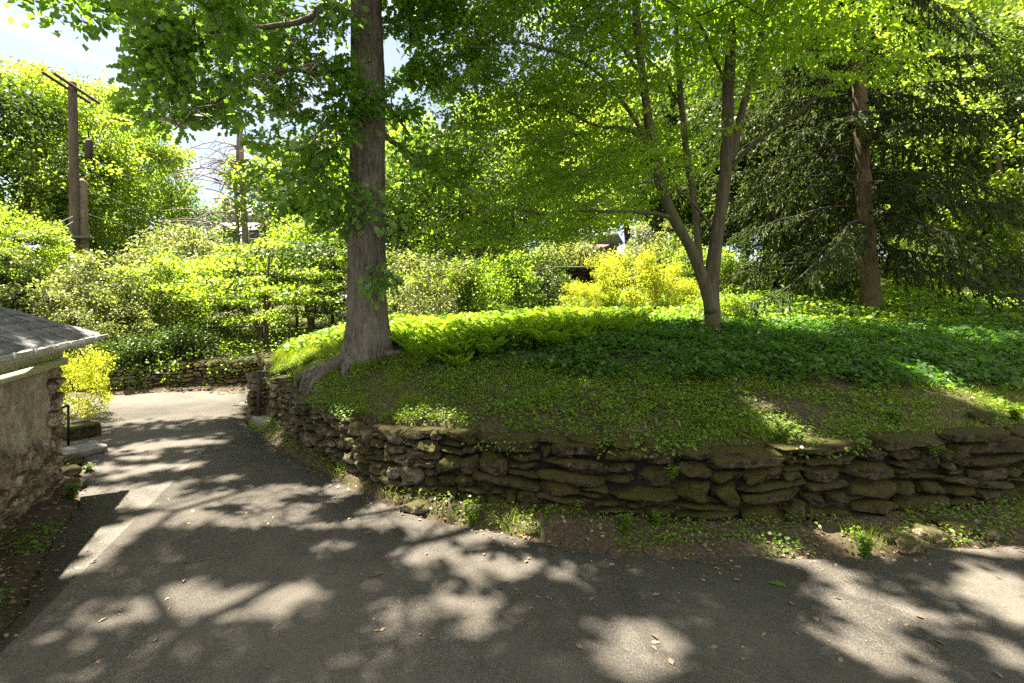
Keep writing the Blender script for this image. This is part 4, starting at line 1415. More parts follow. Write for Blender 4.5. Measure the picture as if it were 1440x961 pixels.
o = cc.build('coping', M['grey_stone'], cw, smooth=True)
lw, lc = MB(), MB()
stone_wall(lw, lc, np.array([tuple(GATE_B + [-0.02, 0.35])] + LEFT_EDGE[1:]), lambda t: 0.8, (0.16, 0.42), (0.07, 0.16), 0.32, 0.08)
lwt = thing('return_wall', 'sunlit stone wall leading away from the gate pier around the grassy corner', 'wall', (-5.8, 11.5, 0))
lw.build('stonework', M['grey_stone'], lwt, smooth=True)
lc.build('wall_core', M['earth'], lwt)
fw, fc = MB(), MB()
stone_wall(fw, fc, np.array(FAR_LINE[1:4] + [(-6.3, 14.15)])[::-1], lambda t: 0.66 + 0.06 * math.sin(t * 11), (0.16, 0.5), (0.07, 0.15), 0.3, 0.08, z0=-0.05)
fwt = thing('far_wall', 'tan dry stone wall half hidden by greenery at the far side of the driveway', 'wall', (-9, 13.2, 0))
fw.build('stonework', M['far_stone'], fwt, smooth=True)
fc.build('wall_core', M['earth'], fwt)

# ---- loose stones
for (px, py, z, w, h, lab, mt_) in ((948, 604, None, 0.24, 0.035, 'flat pale stone lying on the grass above the wall', 'grey_stone'), (1045, 612, None, 0.14, 0.05, 'small dark stone in the weeds above the wall', 'stone'),
                                    (1372, 737, 0.08, 0.10, 0.08, 'small round grey stone at the right foot of the wall', 'grey_stone'), (1392, 748, 0.06, 0.26, 0.07, 'flat grey stone beside the small round one at the wall foot', 'grey_stone'),
                                    (1310, 752, 0.06, 0.30, 0.13, 'large fallen block with a sunlit top at the wall foot', 'far_stone'), (1276, 766, 0.05, 0.22, 0.10, 'tan fallen stone beside the bright weed', 'far_stone'),
                                    (1345, 742, 0.08, 0.34, 0.09, 'mossy fallen slab behind the large fallen block', 'stone'), (1250, 760, 0.05, 0.13, 0.07, 'small stone touching the bright weed', 'stone'),
                                    (752, 748, 0.04, 0.12, 0.05, 'small dark stone on the verge under the wall', 'stone'), (585, 712, 0.05, 0.34, 0.06, 'sunlit flat ledge stone jutting from the wall foot', 'grey_stone'),
                                    (1352, 418, None, 0.5, 0.4, 'weathered brown stone standing in the sunny ivy far right', 'far_stone'), (1380, 592, None, 0.24, 0.10, 'brown stone half sunk in the bank near the right edge', 'stone')):
    c = G(px, py, 0.05 if z is None else z)
    if z is None:
        d_ = 5.0
        best = min(np.arange(4.8, 24, 0.02), key=lambda dd_: abs(gz(at(px, dd_), dd_) - W(px, py, dd_)[2]))
        c = W(px, py, best)
        c[2] = gz(c[0], c[1]) + h * 0.3
    b = MB()
    an = random.uniform(-0.4, 0.4)
    Rz = np.array([[math.cos(an), -math.sin(an), 0], [math.sin(an), math.cos(an), 0], [0, 0, 1]])
    stone(b, c, (w / 2, w * 0.36, h / 2 + 0.02), Rz, rough=0.12, cuts=6, expo=3.5)
    tag(b.build('loose_stone', M[mt_], smooth=True), lab, 'stone')

# ------------------------------------------------------------------ stone garage
U = np.array([-0.416, 0.909])          # along the drive wall, away from the camera
NO = np.array([0.909, 0.416])          # outwards, towards the drive
C0 = np.array([-5.70, 6.22])
gar = thing('stone_garage', 'old stone outbuilding with stucco wall and shingled hip roof at the left edge', 'building', (C0[0], C0[1], 0))


def bp(u, n, z):
    """u metres along the wall from the far corner towards the camera, n metres out from its face"""
    p = C0 - U * u + NO * n
    return np.array([p[0], p[1], z])


LW, WW = 6.0, 4.6
zs = np.linspace(-0.1, 1.84, 80)
us = np.linspace(0.06, LW, 220)
A_, Z_ = np.meshgrid(us, zs)
base_f = sstep(0.95, 0.55, Z_ + 0.18 * fbm(np.stack([A_ * 1.2, Z_ * 0, Z_ * 0], -1).reshape(-1, 3), 7).reshape(A_.shape) - 0.12 * A_)
n_ = 0.012 * fbm(np.stack([A_ * 5, Z_ * 5, 0 * Z_], -1).reshape(-1, 3), 8).reshape(A_.shape) + base_f * (0.05 + 0.035 * fbm(np.stack([A_ * 9, Z_ * 12, 0 * Z_], -1).reshape(-1, 3), 9, 4).reshape(A_.shape))
V = np.stack([C0[0] - U[0] * A_ + NO[0] * n_, C0[1] - U[1] * A_ + NO[1] * n_, Z_], -1).reshape(-1, 3)
nx_ = len(us)
ii = (np.arange(len(zs) - 1)[:, None] * nx_ + np.arange(nx_ - 1)[None, :]).ravel()
t = Nt('stucco_over_stone')
v = t.coord()
n1 = t.noise(v, 9, 6, 0.7)
n2 = t.noise(v, 60, 4, 0.7)
n3 = t.noise(v, 1.6, 4)
col = t.ramp(n1, [(0.32, (0.17, 0.135, 0.09)), (0.5, (0.31, 0.26, 0.185)), (0.68, (0.42, 0.365, 0.275))])
col = t.mix(t.ramp(t.attr(), [(0.2, (0, 0, 0)), (0.8, (1, 1, 1))]), col, t.ramp(n1, [(0.36, (0.045, 0.037, 0.028)), (0.52, (0.17, 0.13, 0.085)), (0.66, (0.33, 0.28, 0.21))]))
col = t.mix(t.ramp(n2, [(0.5, (0, 0, 0)), (0.75, (0.4,) * 3)]), col, (0.10, 0.085, 0.065))
col = t.mix(t.ramp(n3, [(0.5, (0, 0, 0)), (0.7, (0.4,) * 3)]), col, (0.13, 0.115, 0.06))
M['stucco'] = t.bsdf(col, 0.95, t.bump(n2, 0.5, 0.012, t.bump(n1, 0.6, 0.03)), spec=0.15)
wl = MB().add(V, np.stack([ii, ii + nx_, ii + nx_ + 1, ii + 1], -1), base_f.ravel())
# the other three walls
q = [bp(0.06, 0, -0.1), bp(0.06, -WW, -0.1), bp(LW, -WW, -0.1), bp(LW, 0, -0.1)]
qt = [p + [0, 0, 1.94] for p in q]
wl.add(np.array(q + qt), np.array([[0, 1, 5, 4], [1, 2, 6, 5], [2, 3, 7, 6]]), 0.0)
wl.build('wall', M['stucco'], gar, smooth=True)
b = MB()
z = -0.08
side_ = 0
while z < 1.52:
    h = random.uniform(0.13, 0.24)
    lu = 0.26 if side_ else 0.16
    an = math.atan2(-U[1], -U[0])
    Rz = np.array([[math.cos(an), -math.sin(an), 0], [math.sin(an), math.cos(an), 0], [0, 0, 1]])
    p = bp(lu * 0.42, -0.10, z + h / 2)
    stone(b, p, (lu * 0.62, 0.17, h / 2 + 0.01), Rz, rough=0.16, cuts=3, expo=5)
    z += h
    side_ ^= 1
o = b.build('quoin', M['far_stone'], gar, smooth=True)
# foot stones under the stucco
b = MB()
u_ = 0.35
while u_ < 3.2:
    for zc in (0.06, 0.26, 0.44):
        if random.random() < 0.8:
            stone(b, bp(u_ + random.uniform(-0.08, 0.08), 0.0, zc), (random.uniform(0.12, 0.24), 0.09, random.uniform(0.06, 0.11)), Rz, rough=0.15)
    u_ += random.uniform(0.26, 0.42)
b.build('stone_footing', M['far_stone'], gar, smooth=True)


def ubox(u0, u1, n0, n1, z0, z1):
    c = [bp(u, n, z) for u in (u0, u1) for n in (n0, n1) for z in (z0, z1)]
    return np.array(c), np.array([[0, 1, 3, 2], [4, 6, 7, 5], [0, 4, 5, 1], [2, 3, 7, 6], [0, 2, 6, 4], [1, 5, 7, 3]])


b = MB()
for args in ((-0.02, LW, -0.05, 0.055, 1.66, 1.83), (-0.045, LW, -0.05, 0.095, 1.565, 1.652)):
    b.add(*ubox(*args))
for args in ((-0.055, -0.02, -WW, 0.055, 1.66, 1.83), (-0.095, -0.045, -WW, 0.095, 1.565, 1.652)):
    b.add(*ubox(*args))
b.build('frieze', M['sage_paint'], gar)
OV = 0.30
b = MB().add(*ubox(-OV + 0.02, LW, -0.2, OV - 0.02, 1.832, 1.85))
b.build('soffit', M['sage_paint'], gar)
# roof: hip with shingle courses
ze, pit = 1.905, 0.53
rf, hipc = MB(), MB()


def course(k, step_, which):
    """one course of shingles, k-th from the eave, each shingle a thin tilted slab"""
    t0, t1 = k * step_, (k + 1) * step_ + 0.03
    out = []
    if which == 'drive':
        a = lambda tt_, u: bp(u, OV + 0.03 - tt_, ze + pit * tt_)
        umin = -OV - 0.03
        u = umin + t0
        while u < LW:
            wd = random.uniform(0.16, 0.30)
            u2 = min(u + wd, LW + 0.2)
            lift = random.uniform(0.004, 0.012)
            p = [a(t0, u), a(t0, u2 - 0.006), a(t1, max(u2 - 0.006, umin + t1)), a(t1, max(u, umin + t1))]
            out.append((p, lift))
            u = u2
    else:
        a = lambda tt_, n: bp(-OV - 0.03 + tt_, n, ze + pit * tt_)
        n = OV + 0.03 - t0
        while n > -WW:
            wd = random.uniform(0.16, 0.30)
            n2 = n - wd
            lift = random.uniform(0.004, 0.012)
            p = [a(t0, n), a(t0, n2 + 0.006), a(t1, min(n2 + 0.006, OV + 0.03 - t1)), a(t1, min(n, OV + 0.03 - t1))]
            out.append((p, lift))
            n = n2
    for p, lift in out:
        p = np.array(p)
        up0, up1 = np.array([0, 0, 0.016 + lift]), np.array([0, 0, 0.004])
        top_ = p + np.array([up0, up0, up1, up1])
        rf.add(np.r_[p, top_], np.array([[4, 5, 6, 7], [0, 1, 5, 4], [1, 2, 6, 5], [3, 0, 4, 7]]), random.random())


for k in range(18):
    course(k, 0.135, 'drive')
    course(k, 0.135, 'end')
tt_ = Nt('shingle')
nn1 = tt_.noise(tt_.coord(), 120, 3, 0.7)
nn2 = tt_.noise(tt_.coord(), 3, 4)
cs = tt_.mix(tt_.attr(), (0.085, 0.083, 0.092), (0.20, 0.195, 0.205))
cs = tt_.mix(tt_.ramp(nn1, [(0.45, (0, 0, 0)), (0.65, (0.5,) * 3)]), cs, (0.27, 0.26, 0.26))
cs = tt_.mix(tt_.ramp(nn2, [(0.5, (0, 0, 0)), (0.75, (0.5,) * 3)]), cs, (0.09, 0.075, 0.06))
M['shingle'] = tt_.bsdf(cs, 0.95, tt_.bump(nn1, 0.5, 0.006), spec=0.2)
rp = [bp(-OV, OV, ze), bp(-OV, -WW - OV, ze), bp(LW, -WW - OV, ze), bp(LW, OV, ze)]
hw = (WW + 2 * OV) / 2
rp += [bp(-OV + hw, OV - hw, ze + pit * hw), bp(LW, OV - hw, ze + pit * hw)]
rf.add(np.array(rp) - [0, 0, 0.012], [np.array([3, 0, 4, 5]), np.array([0, 1, 4]), np.array([1, 2, 5, 4])], 0.3)
o = rf.build('roof', M['shingle'], gar)
hp = np.array([bp(-OV - 0.03 + s_, OV + 0.03 - s_, ze + pit * s_ + 0.03) for s_ in np.arange(0, hw, 0.14)])
hc = MB()
for a, c in zip(hp[:-1], hp[1:]):
    d_ = c - a
    sdv = unit(np.cross(d_, [0, 0, 1]))
    e = c + d_ * 0.15
    V = np.array([a + sdv * 0.10 - [0, 0, 0.045], a + [0, 0, 0.012], a - sdv * 0.10 - [0, 0, 0.045], e + sdv * 0.10 - [0, 0, 0.055], e - [0, 0, 0.002], e - sdv * 0.10 - [0, 0, 0.055]])
    hc.add(V, np.array([[0, 1, 4, 3], [1, 2, 5, 4]]), random.random())
hc.build('hip_cap', M['shingle'], o)
o.children[0].location = (0, 0, 0)
# gutter: half round trough with a lip, hung along both eaves
gt = MB()
th = np.linspace(math.pi, 2 * math.pi, 10)
prof = [(0.055 * math.cos(a_) + 0.058, 0.06 * math.sin(a_)) for a_ in th] + [(0.118, 0.008), (0.108, 0.008)] + [(0.047 * math.cos(a_) + 0.058, 0.052 * math.sin(a_)) for a_ in th[::-1]]
prof = np.array(prof)
zg = ze + 0.005


def sweep(pa, pb, outv):
    a = np.array([pa + np.array([outv[0] * x, outv[1] * x, y]) for x, y in prof])
    c = np.array([pb + np.array([outv[0] * x, outv[1] * x, y]) for x, y in prof])
    n = len(prof)
    kx = np.arange(n)
    gt.add(np.r_[a, c], [np.stack([kx, (kx + 1) % n, (kx + 1) % n + n, kx + n], 1), kx[::-1], kx + n])


for u0, u1 in ((-OV - 0.13, 1.2), (1.2, LW)):
    sweep(bp(u0, OV - 0.005, zg - 0.012 * (u0 > 0)), bp(u1, OV - 0.005, zg - 0.012 * (u0 > 0) - 0.006), NO)
sweep(bp(-OV - 0.0, OV + 0.02, zg - 0.02), bp(-OV - 0.0, -WW, zg - 0.02), U)
ob_ = gt.build('gutter', M['cream_gutter'], gar, smooth=False)
for u_ in np.arange(0.05, 3.2, 0.42):
    b = MB().add(*ubox(u_, u_ + 0.025, OV + 0.106, OV + 0.122, zg - 0.045, zg + 0.012))
    o = b.build('bracket', M['cream_gutter'], ob_)
    o.location = (0, 0, 0)
b = MB().add(*ubox(-OV - 0.01, LW, OV - 0.035, OV - 0.008, 1.80, 1.90)).add(*ubox(-OV - 0.01, -OV + 0.018, -WW, OV - 0.04, 1.80, 1.90))
b.build('fascia', M['cream_gutter'], gar)

# ---- handrail, slab and edging stones beside the garage
hr = thing('handrail', 'small black iron handrail with a curved end beside the garage steps', 'railing', G(95, 628))
p0 = G(96, 627)
p1 = p0 + np.array([-0.32, -0.15, 0])
for p in (p0, p1):
    hgt = 0.66 if p is p0 else 0.5
    MB().tube(np.array([p + [0, 0, -0.05], p + [0, 0, hgt]]), 0.018, 8).build('post', M['black_iron'], hr)
curve = np.array([p0 + [0, 0, 0.66], p0 + [-0.08, -0.04, 0.62], p0 + [-0.2, -0.1, 0.56], p1 + [0, 0, 0.5], p1 + [-0.25, -0.15, 0.34], p1 + [-0.5, -0.3, 0.1]])
MB().tube(smooth_line(curve, 0.04, 3), 0.02, 8).build('rail', M['black_iron'], hr)
for (px, py, w, dp_, h, lab, mt_) in ((108, 614, 0.62, 0.5, 0.24, 'square mossy stone block beside the handrail', 'stone'), (112, 637, 0.62, 0.55, 0.10, 'flat grey concrete slab at the driveway edge beside the handrail', 'concrete'),
                                      (98, 652, 0.3, 0.24, 0.12, 'edging stone next to the concrete slab', 'grey_stone'), (97, 668, 0.26, 0.22, 0.12, 'middle edging stone along the garage corner', 'grey_stone'),
                                      (96, 684, 0.24, 0.2, 0.10, 'nearest edging stone in front of the garage corner', 'grey_stone')):
    c = G(px, py)
    b = MB()
    stone(b, (c[0], c[1], h * 0.42), (w / 2, dp_ / 2, h / 2), np.array([[0.9, 0.43, 0], [-0.43, 0.9, 0], [0, 0, 1]]), rough=0.06, expo=8 if h > 0.2 or mt_ == 'concrete' else 4, cuts=1)
    tag(b.build('stone_block' if w > 0.5 else 'edging_stone', M[mt_], smooth=True), lab, 'stone')

# ------------------------------------------------------------------ utility pole, wires, fence
ud = 18.0
up = thing('utility_pole', 'tall dark wooden utility pole with a double crossarm rising out of the shrubs', 'utility pole', (at(104, ud), ud, gz(at(104, ud), ud)))
p = np.array([(at(106, ud), ud, 0.4), W(105, 300, ud), W(102, 116, ud)])
q, _ = resample(p, 0.3)
MB().tube(q, np.linspace(0.175, 0.13, len(q)), 16).build('shaft', M['pole_wood'], up, smooth=True)
arm_a, arm_b = W(68, 103, 16.72), W(133, 145, 19.24)
for off in (-0.16, 0.16):
    dv = unit(arm_b - arm_a)
    sdv = unit(np.cross(dv, [0, 0, 1])) * off
    MB().tube(np.array([arm_a + sdv, arm_b + sdv]), 0.065, 4).build('crossarm', M['pole_wood'], up)
for f in (0.06, 0.3, 0.72, 0.95):
    p = arm_a + (arm_b - arm_a) * f + [0, 0, 0.06]
    MB().tube(np.array([p, p + [0, 0, 0.06], p + [0, 0, 0.1], p + [0, 0, 0.16]]), [0.02, 0.05, 0.035, 0.045], 8).build('insulator', M['white_paint'], up)
tc = W(125, 210, ud - 0.1)
MB().tube(np.array([tc - [0, 0, 0.34], tc - [0, 0, 0.3], tc + [0, 0, 0.3], tc + [0, 0, 0.34]]), [0.08, 0.12, 0.12, 0.08], 14).build('transformer', M['rust_iron'], up)
op = thing('pole_stub', 'pale cut off pole strapped beside the tall utility pole', 'utility pole', (at(117, ud), ud + 0.2, gz(at(117, ud), ud)))
p = np.array([(at(122, ud), ud + 0.2, 0.4), W(119, 400, ud + 0.2), W(116, 256, ud + 0.2)])
q, _ = resample(p, 0.3)
MB().tube(np.r_[q, q[-1:] + [[-0.03, 0, 0.12]]], np.r_[np.linspace(0.16, 0.14, len(q)), 0.03], 14).build('shaft', M['old_pole'], op, smooth=True)
for z_ in (3.6, 4.6):
    MB().tube(np.array([(at(112, ud), ud + 0.1, z_ - 0.04), (at(112, ud), ud + 0.1, z_ + 0.04)]), 0.34, 18).build('strap', M['steel'], op)


def wire(a, b, sag, lab, r=0.012):
    u = np.linspace(0, 1, 30)
    p = a + (b - a) * u[:, None]
    p[:, 2] -= sag * 4 * u * (1 - u)
    tag(MB().tube(p, r, 5).build('overhead_wire', M['cable']), lab, 'wire', 'overhead wires')


wire(W(-120, 352, 11), W(112, 300, ud), 0.25, 'upper grey wire running from the left edge to the utility pole')
wire(W(-120, 372, 11), W(112, 306, ud), 0.35, 'lower grey wire running from the left edge to the utility pole')
wire(W(112, 262, ud), W(330, 322, 43), 0.5, 'wire from the utility pole down to the far white house')
wire(W(112, 215, ud), W(345, 288, 36), 0.6, 'topmost wire stretching from the pole towards the dead pine')
wire(W(118, 300, ud), W(300, 330, 40), 0.4, 'lowest wire leaving the pole towards the far white house')
wire(arm_a + [0, 0, 0.2], np.array([-34, 30, 9.5]), 0.6, 'power wire from the near end of the crossarm')
wire(arm_b + [0, 0, 0.2], np.array([-40, 34, 9.5]), 0.6, 'power wire from the far end of the crossarm')

fd = 16.0
fn = thing('wire_fence', 'rusty pipe and wire fence with a thin top rail behind the far stone wall', 'fence', (at(260, fd), fd, gz(at(260, fd), fd)))
fxs = [140, 215, 293, 372]
zr = W(0, 461, fd)[2]
for px in fxs:
    x, y = at(px, fd), fd
    MB().tube(np.array([(x, y, gz(x, y) - 0.1), (x, y, zr + 0.04)]), 0.028, 8).build('post', M['rust_iron'], fn)
MB().tube(np.array([(at(fxs[0], fd), fd, zr), (at(fxs[1], fd), fd, zr - 0.03), (at(fxs[2], fd), fd, zr + 0.04), (at(fxs[3], fd), fd, zr + 0.03)]), 0.025, 8).build('rail', M['steel'], fn)
b = MB()
for z_ in (0.35, 0.6, 0.85):
    b.tube(np.array([(at(px, fd), fd, gz(at(px, fd), fd) + z_) for px in fxs]), 0.006, 4)
for x in np.arange(at(fxs[0], fd), at(fxs[3], fd), 0.16):
    b.tube(np.array([(x, fd, gz(x, fd)), (x, fd, zr)]), 0.004, 3)
b.build('wire_mesh', M['rust_iron'], fn)

# ------------------------------------------------------------------ far houses and the terrace wall
hd = 45.0
hx0, hx1 = at(288, hd), at(385, hd)
hz0 = gz((hx0 + hx1) / 2, hd) - 0.3
he = W(0, 312, hd)[2]
hs = thing('white_house', 'far white house with dark shuttered windows and a brick chimney above the shrubs', 'house', ((hx0 + hx1) / 2, hd, hz0))
MB().box(((hx0 + hx1) / 2, hd + 3.5, (hz0 + he) / 2), (hx1 - hx0, 7, he - hz0)).build('wall', M['house_wall'], hs)
x0, x1 = hx0 - 0.4, hx1 + 0.4
rz_ = he + 2.2
b = MB().add(np.array([[x0, hd - 0.5, he - 0.1], [x1, hd - 0.5, he - 0.1], [x1, hd + 7.5, he - 0.1], [x0, hd + 7.5, he - 0.1], [x0 + 1.6, hd + 3.5, rz_], [x1 - 1.6, hd + 3.5, rz_]]),
             [np.array([[0, 1, 5, 4], [2, 3, 4, 5]]), np.array([[1, 2, 5], [3, 0, 4]]), np.array([0, 3, 2, 1])])
rfo = b.build('roof', M['house_roof'], hs)
b = MB().box((at(304, hd), hd + 1.2, he + 0.9), (1.1, 1.0, 2.6)).box((at(304, hd), hd + 1.2, he + 2.25), (1.3, 1.2, 0.14))
o = b.build('chimney', M['brick'], rfo)
o.location = (0, 0, 0)
for px, py in ((318, 336), (358, 336), (318, 375), (358, 375)):
    c = W(px, py, hd)
    w_ = MB().box((c[0], hd - 0.03, c[2]), (1.1, 0.08, 1.7)).build('window', M['white_paint'], hs)
    o = MB().box((c[0], hd - 0.075, c[2] + 0.4), (0.9, 0.02, 0.7)).box((c[0], hd - 0.075, c[2] - 0.4), (0.9, 0.02, 0.7)).build('pane', M['glass_dark'], w_)
    o.location = (0, 0, 0)
    for s in (-1, 1):
        MB().box((c[0] + s * 0.85, hd - 0.04, c[2]), (0.5, 0.07, 1.75)).build('shutter', M['shutter'], hs)
gd = 40.0
gx0, gx1 = at(790, gd), at(868, gd)
g0 = gz((gx0 + gx1) / 2, gd) - 0.3
ge = W(0, 344, gd)[2]
gh = thing('grey_house', 'low grey house with a white porch post glimpsed above the terrace wall', 'house', ((gx0 + gx1) / 2, gd, g0))
MB().box(((gx0 + gx1) / 2, gd + 3, (g0 + ge) / 2), (gx1 - gx0, 6, ge - g0)).build('wall', M['brick'], gh)
b = MB().add(np.array([[gx0 - 0.4, gd - 0.6, ge], [gx1 + 0.4, gd - 0.6, ge], [gx1 + 0.4, gd + 6.5, ge], [gx0 - 0.4, gd + 6.5, ge], [gx0 - 0.4, gd + 3, ge + 1.8], [gx1 + 0.4, gd + 3, ge + 1.8]]),
             [np.array([[0, 1, 5, 4], [2, 3, 4, 5], [0, 3, 2, 1]]), np.array([[1, 2, 5], [3, 0, 4]])])
b.build('roof', M['house_roof'], gh)
MB().box((at(835, gd), gd - 0.3, (g0 + ge) / 2), (0.32, 0.3, ge - g0)).build('porch_post', M['white_paint'], gh)
c = W(815, 358, gd)
w_ = MB().box((c[0], gd - 0.03, c[2]), (1.0, 0.08, 1.0)).build('window', M['white_paint'], gh)
o = MB().box((c[0], gd - 0.08, c[2]), (0.8, 0.02, 0.8)).build('pane', M['glass_dark'], w_)
o.location = (0, 0, 0)

tw = thing('terrace_wall', 'dark stone terrace wall with a pale flat ledge behind the golden shrub', 'wall', (at(810, 23.9), 23.9, 2.4))
b, c2 = MB(), MB()
zt = W(0, 377, 23.8)[2]
bz = gz(at(800, 23), 23) - 0.2
stone_wall(b, c2, np.array([(9.0, 23.85), (-3.0, 23.85)]), lambda t: zt - bz, (0.3, 0.8), (0.14, 0.28), 0.3, 0.02, z0=bz)
b.build('stonework', M['stone'], tw, smooth=True)
c2.build('wall_core', M['earth'], tw)
MB().box((3.0, 23.95, zt + 0.03), (12, 0.45, 0.07)).build('coping', M['concrete'], tw)

# ------------------------------------------------------------------ ground cover


def scatter(n, x0, x1, y0, y1, dens):
    """n tries in a plan rectangle, kept with the probability dens(x, y); denser near the camera"""
    x = RNG.uniform(x0, x1, n)
    y = y0 + (y1 - y0) * RNG.random(n) ** 1.25
    k = RNG.random(n) < dens(x, y)
    x, y = x[k], y[k]
    return np.c_[x, y, hz(x, y)]


def nz(x, y, s, seed):
    return fbm(np.stack([x, y, 0 * x], -1) * s, seed)


def slope_n(P):
    e = 0.08
    a = (hz(P[:, 0] + e, P[:, 1]) - hz(P[:, 0] - e, P[:, 1])) / (2 * e)
    b = (hz(P[:, 0], P[:, 1] + e) - hz(P[:, 0], P[:, 1] - e)) / (2 * e)
    a, b = np.clip(a, -1, 1), np.clip(b, -1, 1)
    return unit(np.c_[-a, -b, np.ones(len(P))])




def clear_oak(x, y):
    ok = np.hypot(x - ob[0], y - ob[1]) > 0.5
    for pts, r0, r1 in ROOTS:
        ok &= line_dist(x, y, pts) > 0.10
    return ok



bankd = lambda x, y: poly_sdf(x, y, BANK)
fwd = lambda x, y: line_dist(x, y, FRONT)

# dark ivy over the upper bank
def ivy_d(x, y):
    d = fwd(x, y)
    e = 1.55 + 0.35 * nz(x, y, 0.7, 131) + np.where(x > 3.4, -0.25, 0.0) + 0.9 * sstep(0.3, -1.2, x)
    v = sstep(e - 0.12, e + 0.25, d) * (bankd(x, y) > 0.3) * (x > -1.3) * (0.75 + 0.5 * nz(x, y, 1.8, 132))
    return v * np.where((y > 12), 0.55, 1)


P = scatter(230000, -1.5, 15, 5.6, 18, ivy_d)
nrm_ = slope_n(P)
hgt = 0.03 + 0.16 * RNG.random(len(P)) + 0.10 * nz(P[:, 0], P[:, 1], 1.9, 133)
D = np.c_[RNG.normal(size=(len(P), 2)), RNG.normal(size=len(P)) * 0.25 - 0.1]
b = MB()
leaves(b, P + nrm_ * hgt[:, None], D, nrm_ + RNG.normal(size=P.shape) * 0.38, 0.065 + 0.05 * RNG.random(len(P)), None, T_STAR)
kind(b.build('ivy_cover', M['ivy']), 'stuff')
# sunny undergrowth behind
P = scatter(70000, -6, 20, 12, 26, lambda x, y: (bankd(x, y) > 0.5) * (0.6 + 0.5 * nz(x, y, 0.6, 141)))
b = MB()
h_ = 0.05 + 0.22 * RNG.random(len(P))
leaves(b, P + np.c_[0 * h_, 0 * h_, h_], RNG.normal(size=P.shape) * [1, 1, 0.4], RNG.normal(size=P.shape) * 0.5 + [0, 0, 1], 0.10 + 0.08 * RNG.random(len(P)), None, T_LEAF)
kind(b.build('sunny_undergrowth', M['weed']), 'stuff')
# greenery behind the far wall
P = scatter(60000, -22, -1, 12.2, 24, lambda x, y: (poly_sdf(x, y, FAR_ZONE) > 0.12) * (0.65 + 0.6 * nz(x, y, 0.6, 151)))
b = MB()
h_ = 0.05 + 0.28 * RNG.random(len(P)) * (1 + 0.7 * nz(P[:, 0], P[:, 1], 0.8, 152))
leaves(b, P + np.c_[0 * h_, -0.12 * RNG.random(len(P)), h_], RNG.normal(size=P.shape) * [1, 1, 0.5], RNG.normal(size=P.shape) * 0.5 + [0, -0.2, 1], 0.07 + 0.06 * RNG.random(len(P)), None, T_LEAF)
kind(b.build('far_undergrowth', M['mid_leaf']), 'stuff')
# creepers hanging over the far wall
P = scatter(14000, -17, -6, 11.6, 13.9, lambda x, y: (np.abs(line_dist(x, y, FAR_LINE)) < 0.22) * sstep(-0.15, 0.35, nz(x, y * 0.2, 0.9, 153)))
P[:, 2] = RNG.random(len(P)) ** 0.6 * 0.75
P[:, 1] -= 0.10
b = MB()
leaves(b, P, RNG.normal(size=P.shape) + [0, -0.3, -0.6], RNG.normal(size=P.shape) * 0.5 + [0, -0.8, 0.6], 0.06 + 0.05 * RNG.random(len(P)), None, T_LEAF)
kind(b.build('wall_creeper', M['mid_leaf']), 'stuff')


# ferns
fb = MB()
FP, FD, FN, FL, FT = [], [], [], [], []
cand = []
for px, py, d0, d1, n in ((570, 0, 0, 0, 0),):
    pass
fern_poly = [W(575, 0, 8.6)[:2], W(640, 0, 7.9)[:2], W(760, 0, 8.2)[:2], W(850, 0, 8.8)[:2], W(915, 0, 9.6)[:2], W(905, 0, 12.0)[:2], W(760, 0, 12.4)[:2], W(560, 0, 12.0)[:2], W(555, 0, 10)[:2]]
xs, ys = RNG.uniform(-2.9, 3.3, 3200), RNG.uniform(7.2, 12.6, 3200)
k = poly_sdf(xs, ys, fern_poly) + 0.35 * nz(xs, ys, 1.3, 191) > 0
xs, ys = xs[k][:330], ys[k][:330]
zs_ = hz(xs, ys)
for x, y, z in zip(xs, ys, zs_):
    nf = random.randint(6, 9)
    fs = float(np.clip(0.55 + poly_sdf(np.array([x]), np.array([y]), fern_poly)[0] / 1.1, 0.45, 1.0)) * random.uniform(0.75, 1.1)
    tn = random.random()
    for f in range(nf):
        a = f / nf * 2 * math.pi + random.uniform(-0.3, 0.3)
        L = random.uniform(0.55, 0.9) * fs
        el = random.uniform(0.75, 1.15)
        u = np.linspace(0.08, 1, 22)
        hx = L * np.sin(u * el) * 0.85
        vz_ = L * (u - 0.42 * u ** 2.2)
        cx = np.c_[x + math.cos(a) * hx, y + math.sin(a) * hx, z + vz_]
        tg = unit(np.gradient(cx, axis=0))
        sd = np.array([-math.sin(a), math.cos(a), 0])
        wdt = 0.12 * np.sin(np.pi * np.clip(u * 0.9 + 0.1, 0, 1)) ** 0.8 + 0.012
        for s in (-1, 1):
            FP.append(cx)
            FD.append(sd * s + tg * 0.35 + np.array([0, 0, -0.12]))
            FN.append(np.cross(tg, sd * 1.0) * 1.0 + RNG.normal(size=cx.shape) * 0.35)
            FL.append(wdt * (0.4 + 0.6 * fs))
            FT.append(np.full(22, 0.6 * tn + 0.4 * random.random()))
FP, FD, FN, FL, FT = map(np.concatenate, (FP, FD, FN, FL, FT))
leaves(fb, FP, FD, FN, FL, np.full(len(FL), 0.036), T_DIAMOND, FT)
kind(fb.build('fern_patch', M['fern']), 'stuff')


